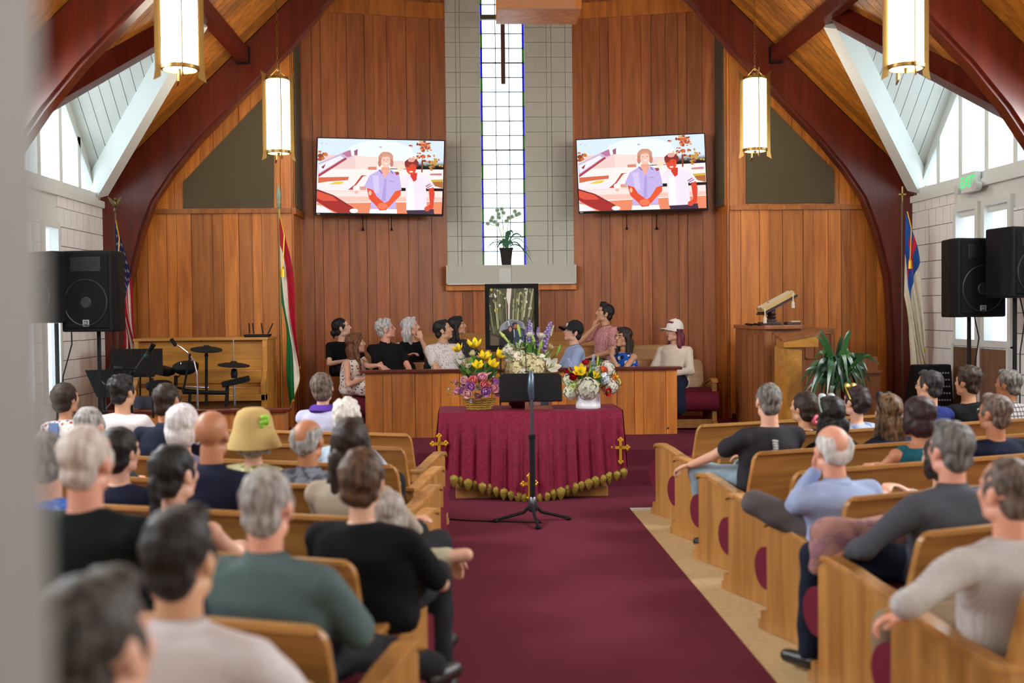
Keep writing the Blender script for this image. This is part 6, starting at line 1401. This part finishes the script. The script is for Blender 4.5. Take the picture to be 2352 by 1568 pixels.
q = P('person leaning over the pew arm in cream patterned top', 893, 1128, 5, hy=-12, ls=-3, fem=1, skin='light', hair=H('bob', ('#8a8078', '#b8aea6')), top='tee', tm=fabric('cream print', '#b9b59a', 'blot', '#d9d8c0', 9, rough=.9), bm=olv, lb=-25, sw=.78, fat=.8, hs=.85, hands={'R': dict(p=(.24, .22, .10), pole=(1, -.2, .2), d=(.1, .7, -.6), curl=30), 'L': dict(p=(-.05, .35, .2))})
# ---- right pews
GR = 'people seated right of the aisle'
P = lambda lab, px, py, k, **a: person(lab, px, py, row=('R', k), grp=GR, **{**a, 'hy': a.get('hy', 0)-9})
hk = RP(3)+Vector((-.10, .42, .585))
q = P('person with grey crew cut in charcoal tee, arm over the pew', 1765, 880, 3, hy=-10, skin='light', hair=H('buzz', SALT), top='tee', tm=char, bm=fabric('blue grey shorts', '#8fa4b0'), sw=1.2, fat=1.12, hands={'L': dict(w=(1.50, 7.62, .60), pole=(-.5, -.4, -.6), d=(-.5, .8, -.25), curl=35), 'R': dict(p=(.1, .3, .2))}, legs={-1: ((-.25, .42, .11), (-.12, .46, -.37)), 1: ((.11, .42, .11), (.11, .45, -.37))}, vox=.007)
t0 = q[3]; lm = plain('shirt print', '#b9b9bb', .8)
tx = MB()
for k in range(11):          # unreadable column of pale print down the back
    z = t0.z-.085-.016*k; w = .010 if k < 4 else .0155; tx.box((t0.x-.045-w, t0.y*.8-.156, z), (t0.x-.045+w*(1-.3*(k % 3 == 1)), t0.y*.8-.105, z+.010))
o = tx.build('back_print', lm, q[0], local=True); o['kind'] = 'stuff'
bald = P('person bald with white fringe in pale blue shirt, chin on hand', 1910, 977, 5, hy=-1, skin='rosy', hair=H('fringe_high', ('#b0aaa6', '#dcd8d4')), top='long', tm=ltblue, collar=True, bm=greyp, sw=1.2, fat=1.05, lb=3, ls=-9, hands={'L': dict(p=(-.05, .15, .40), pole=(-.45, .35, -1), d=(.25, -.1, 1), n=(0, -1, 0), curl=45), 'R': dict(p=(.1, .3, .2))}, legs={-1: ((-.31, .33, .22), (.06, .50, .06)), 1: ((.11, .42, .11), (.11, .45, -.37))}, vox=.007)
q = P('person with dark crop and pink hair tie in the second row', 1845, 900, 2, hy=28, fem=1, hair=H('bowl', DBR), top='tee', tm=blackc, bm=olv, sw=.85)
onhead(q[0], q[1], 'pink_hair_tie', MB().tube([(.03*math.cos(a)+.02, -.105, -.075+.025*math.sin(a)) for a in np.linspace(0, 6.283, 17)], .016, 8), plain('pink tie', '#d4657a', .8))
q = P('person with long straight black hair and clip in the third row', 1908, 912, 3, hy=0, fem=1, hair=H('long', BLK), top='tee', tm=blackc, bm=olv, sw=.88); shades_up(q, plain('pale frames', '#aab8b4', .3))
q = P('person with dark pinned up hair and gold sunglasses above', 1965, 887, 2, hy=14, fem=1, skin='light', hair=H('updo', ('#1c1214', '#3a262a')), top='tee', tm=fabric('blue white print', '#a9b4cc', 'blot', '#6c7ea4', 16), bm=olv, sw=.9); shades_up(q, plain('gold frames', '#c9a850', .3, .6))
q = P('person with brown streaked long hair and dark sunglasses above', 2040, 907, 3, hy=0, fem=1, skin='light', hair=H('long', ('#2e2018', '#7a5a3a')), top='tee', tm=navy, bm=olv, sw=.95); shades_up(q, M_black)
q = P('person with maroon tinted bob in teal sleeveless top', 2108, 912, 4, hy=6, fem=1, skin='tan', hair=H('bob', ('#1c0f12', '#3a2228')), top='tank', tm=teal, bm=olv, sw=1.05)
onhead(q[0], Matrix.Identity(4), 'white_strap', MB().tube([(q[3].x-.135, q[3].y-.10, q[3].z-.26), (q[3].x-.13, q[3].y-.09, q[3].z-.13), (q[3].x-.115, q[3].y, q[3].z-.045)], .012, 6), plain('white strap', '#d8d4d0', .8))
q = P('person with dark hair and glasses in royal blue top', 2133, 852, 2, hy=26, skin='asian', hair=H('short', ('#141214', '#3c383a')), top='tee', tm=fabric('royal blue', '#26306a'), bm=olv); glasses(q)
P('young person with brown tousled hair in black top', 2222, 845, 2, hy=18, skin='asian', hair=H('curly', ('#1c1512', '#4a382e')), top='tee', tm=blackc, bm=olv)
P('person with short grey hair in checked white shirt', 2315, 850, 2, hy=22, skin='tan', hair=H('short', SALT), top='tee', tm=fabric('check shirt', '#c4bcb8', 'check', '#5c5660', 9, thr=.16), collar=True, bm=olv)
q = P('person with greying brown hair and glasses in navy shirt', 2283, 907, 4, hy=14, skin='tan', hair=H('short', ('#3a2c26', '#7a6a60')), top='tee', tm=fabric('deep navy', '#10152c'), bm=olv, sw=1.15, fat=1.1); glasses(q)
P('person in beige lace top mostly hidden by the grey head', 2160, 1000, 5, hy=14, fem=1, skin='light', hair=H('bob', DBR), top='long', tm=fabric('lace', '#b5a698', 'blot', '#d6cabc', 60), bm=olv, sw=.95)
gm_ = P('person with grey black hair in grey shirt in the sixth row', 2182, 970, 6, hy=3, skin='rosy', hair=H('short', ('#3a3836', '#7d7a77')), top='long', tm=fabric('grey shirt', '#4d4f56'), collar=True, bm=denim, sw=1.15, hands={'L': dict(p=(-.30, .22, .14), pole=(-.9, -.4, -.3), d=(-.5, .8, -.2)), 'R': dict(p=(.1, .3, .2))}, legs={-1: ((-.37, .40, .09), (-.36, .45, -.37)), 1: ((.11, .42, .11), (.11, .45, -.37))}, vox=.0085)
P('person with thinning brown hair in pale linen shirt, bottom right', 2310, 1052, 7, hy=8, skin='rosy', hair=H('thin', ('#3a2e28', '#7a6a60')), top='long', sleeve=1.25, tm=fabric('pale linen', '#c2bebb', 'check', '#aba7a4', 22, thr=.2), bm=khaki, sw=1.2, fat=1.1, ls=-7, hands={'L': dict(p=(-.36, .10, .14), pole=(-.9, -.5, .1), d=(-.7, .6, -.2), curl=40), 'R': dict(p=(.1, .3, .2))}, legs={-1: ((-.16, .42, .01), (-.14, .45, -.37)), 1: ((.11, .42, .11), (.11, .45, -.37))}, vox=.007)
# pink folded wrap on the sixth row lap
wp = MB(); Wm = Matrix.Translation(gm_[0].location) @ Matrix.Rotation(TH, 4, 'Z')
wp.cap((-.36, .30, .20), (-.02, .20, .19), .085, .095, 14).cap((-.38, .31, .13), (-.05, .22, .12), .08, .09, 14).cap((-.40, .33, .06), (-.34, .3, .2), .05, .06)
me = remesh(wp, .014, 3, 'pink_wrap', fold=.008); me.materials.append(fabric('pink print wrap', '#a87e76', 'blot', '#86606a', 10)); me.transform(Wm)
tag(link('pink_wrap', me), 'dusty pink patterned wrap on the lap in the sixth right row', 'wrap')
bpy.data.scenes.remove(TS)
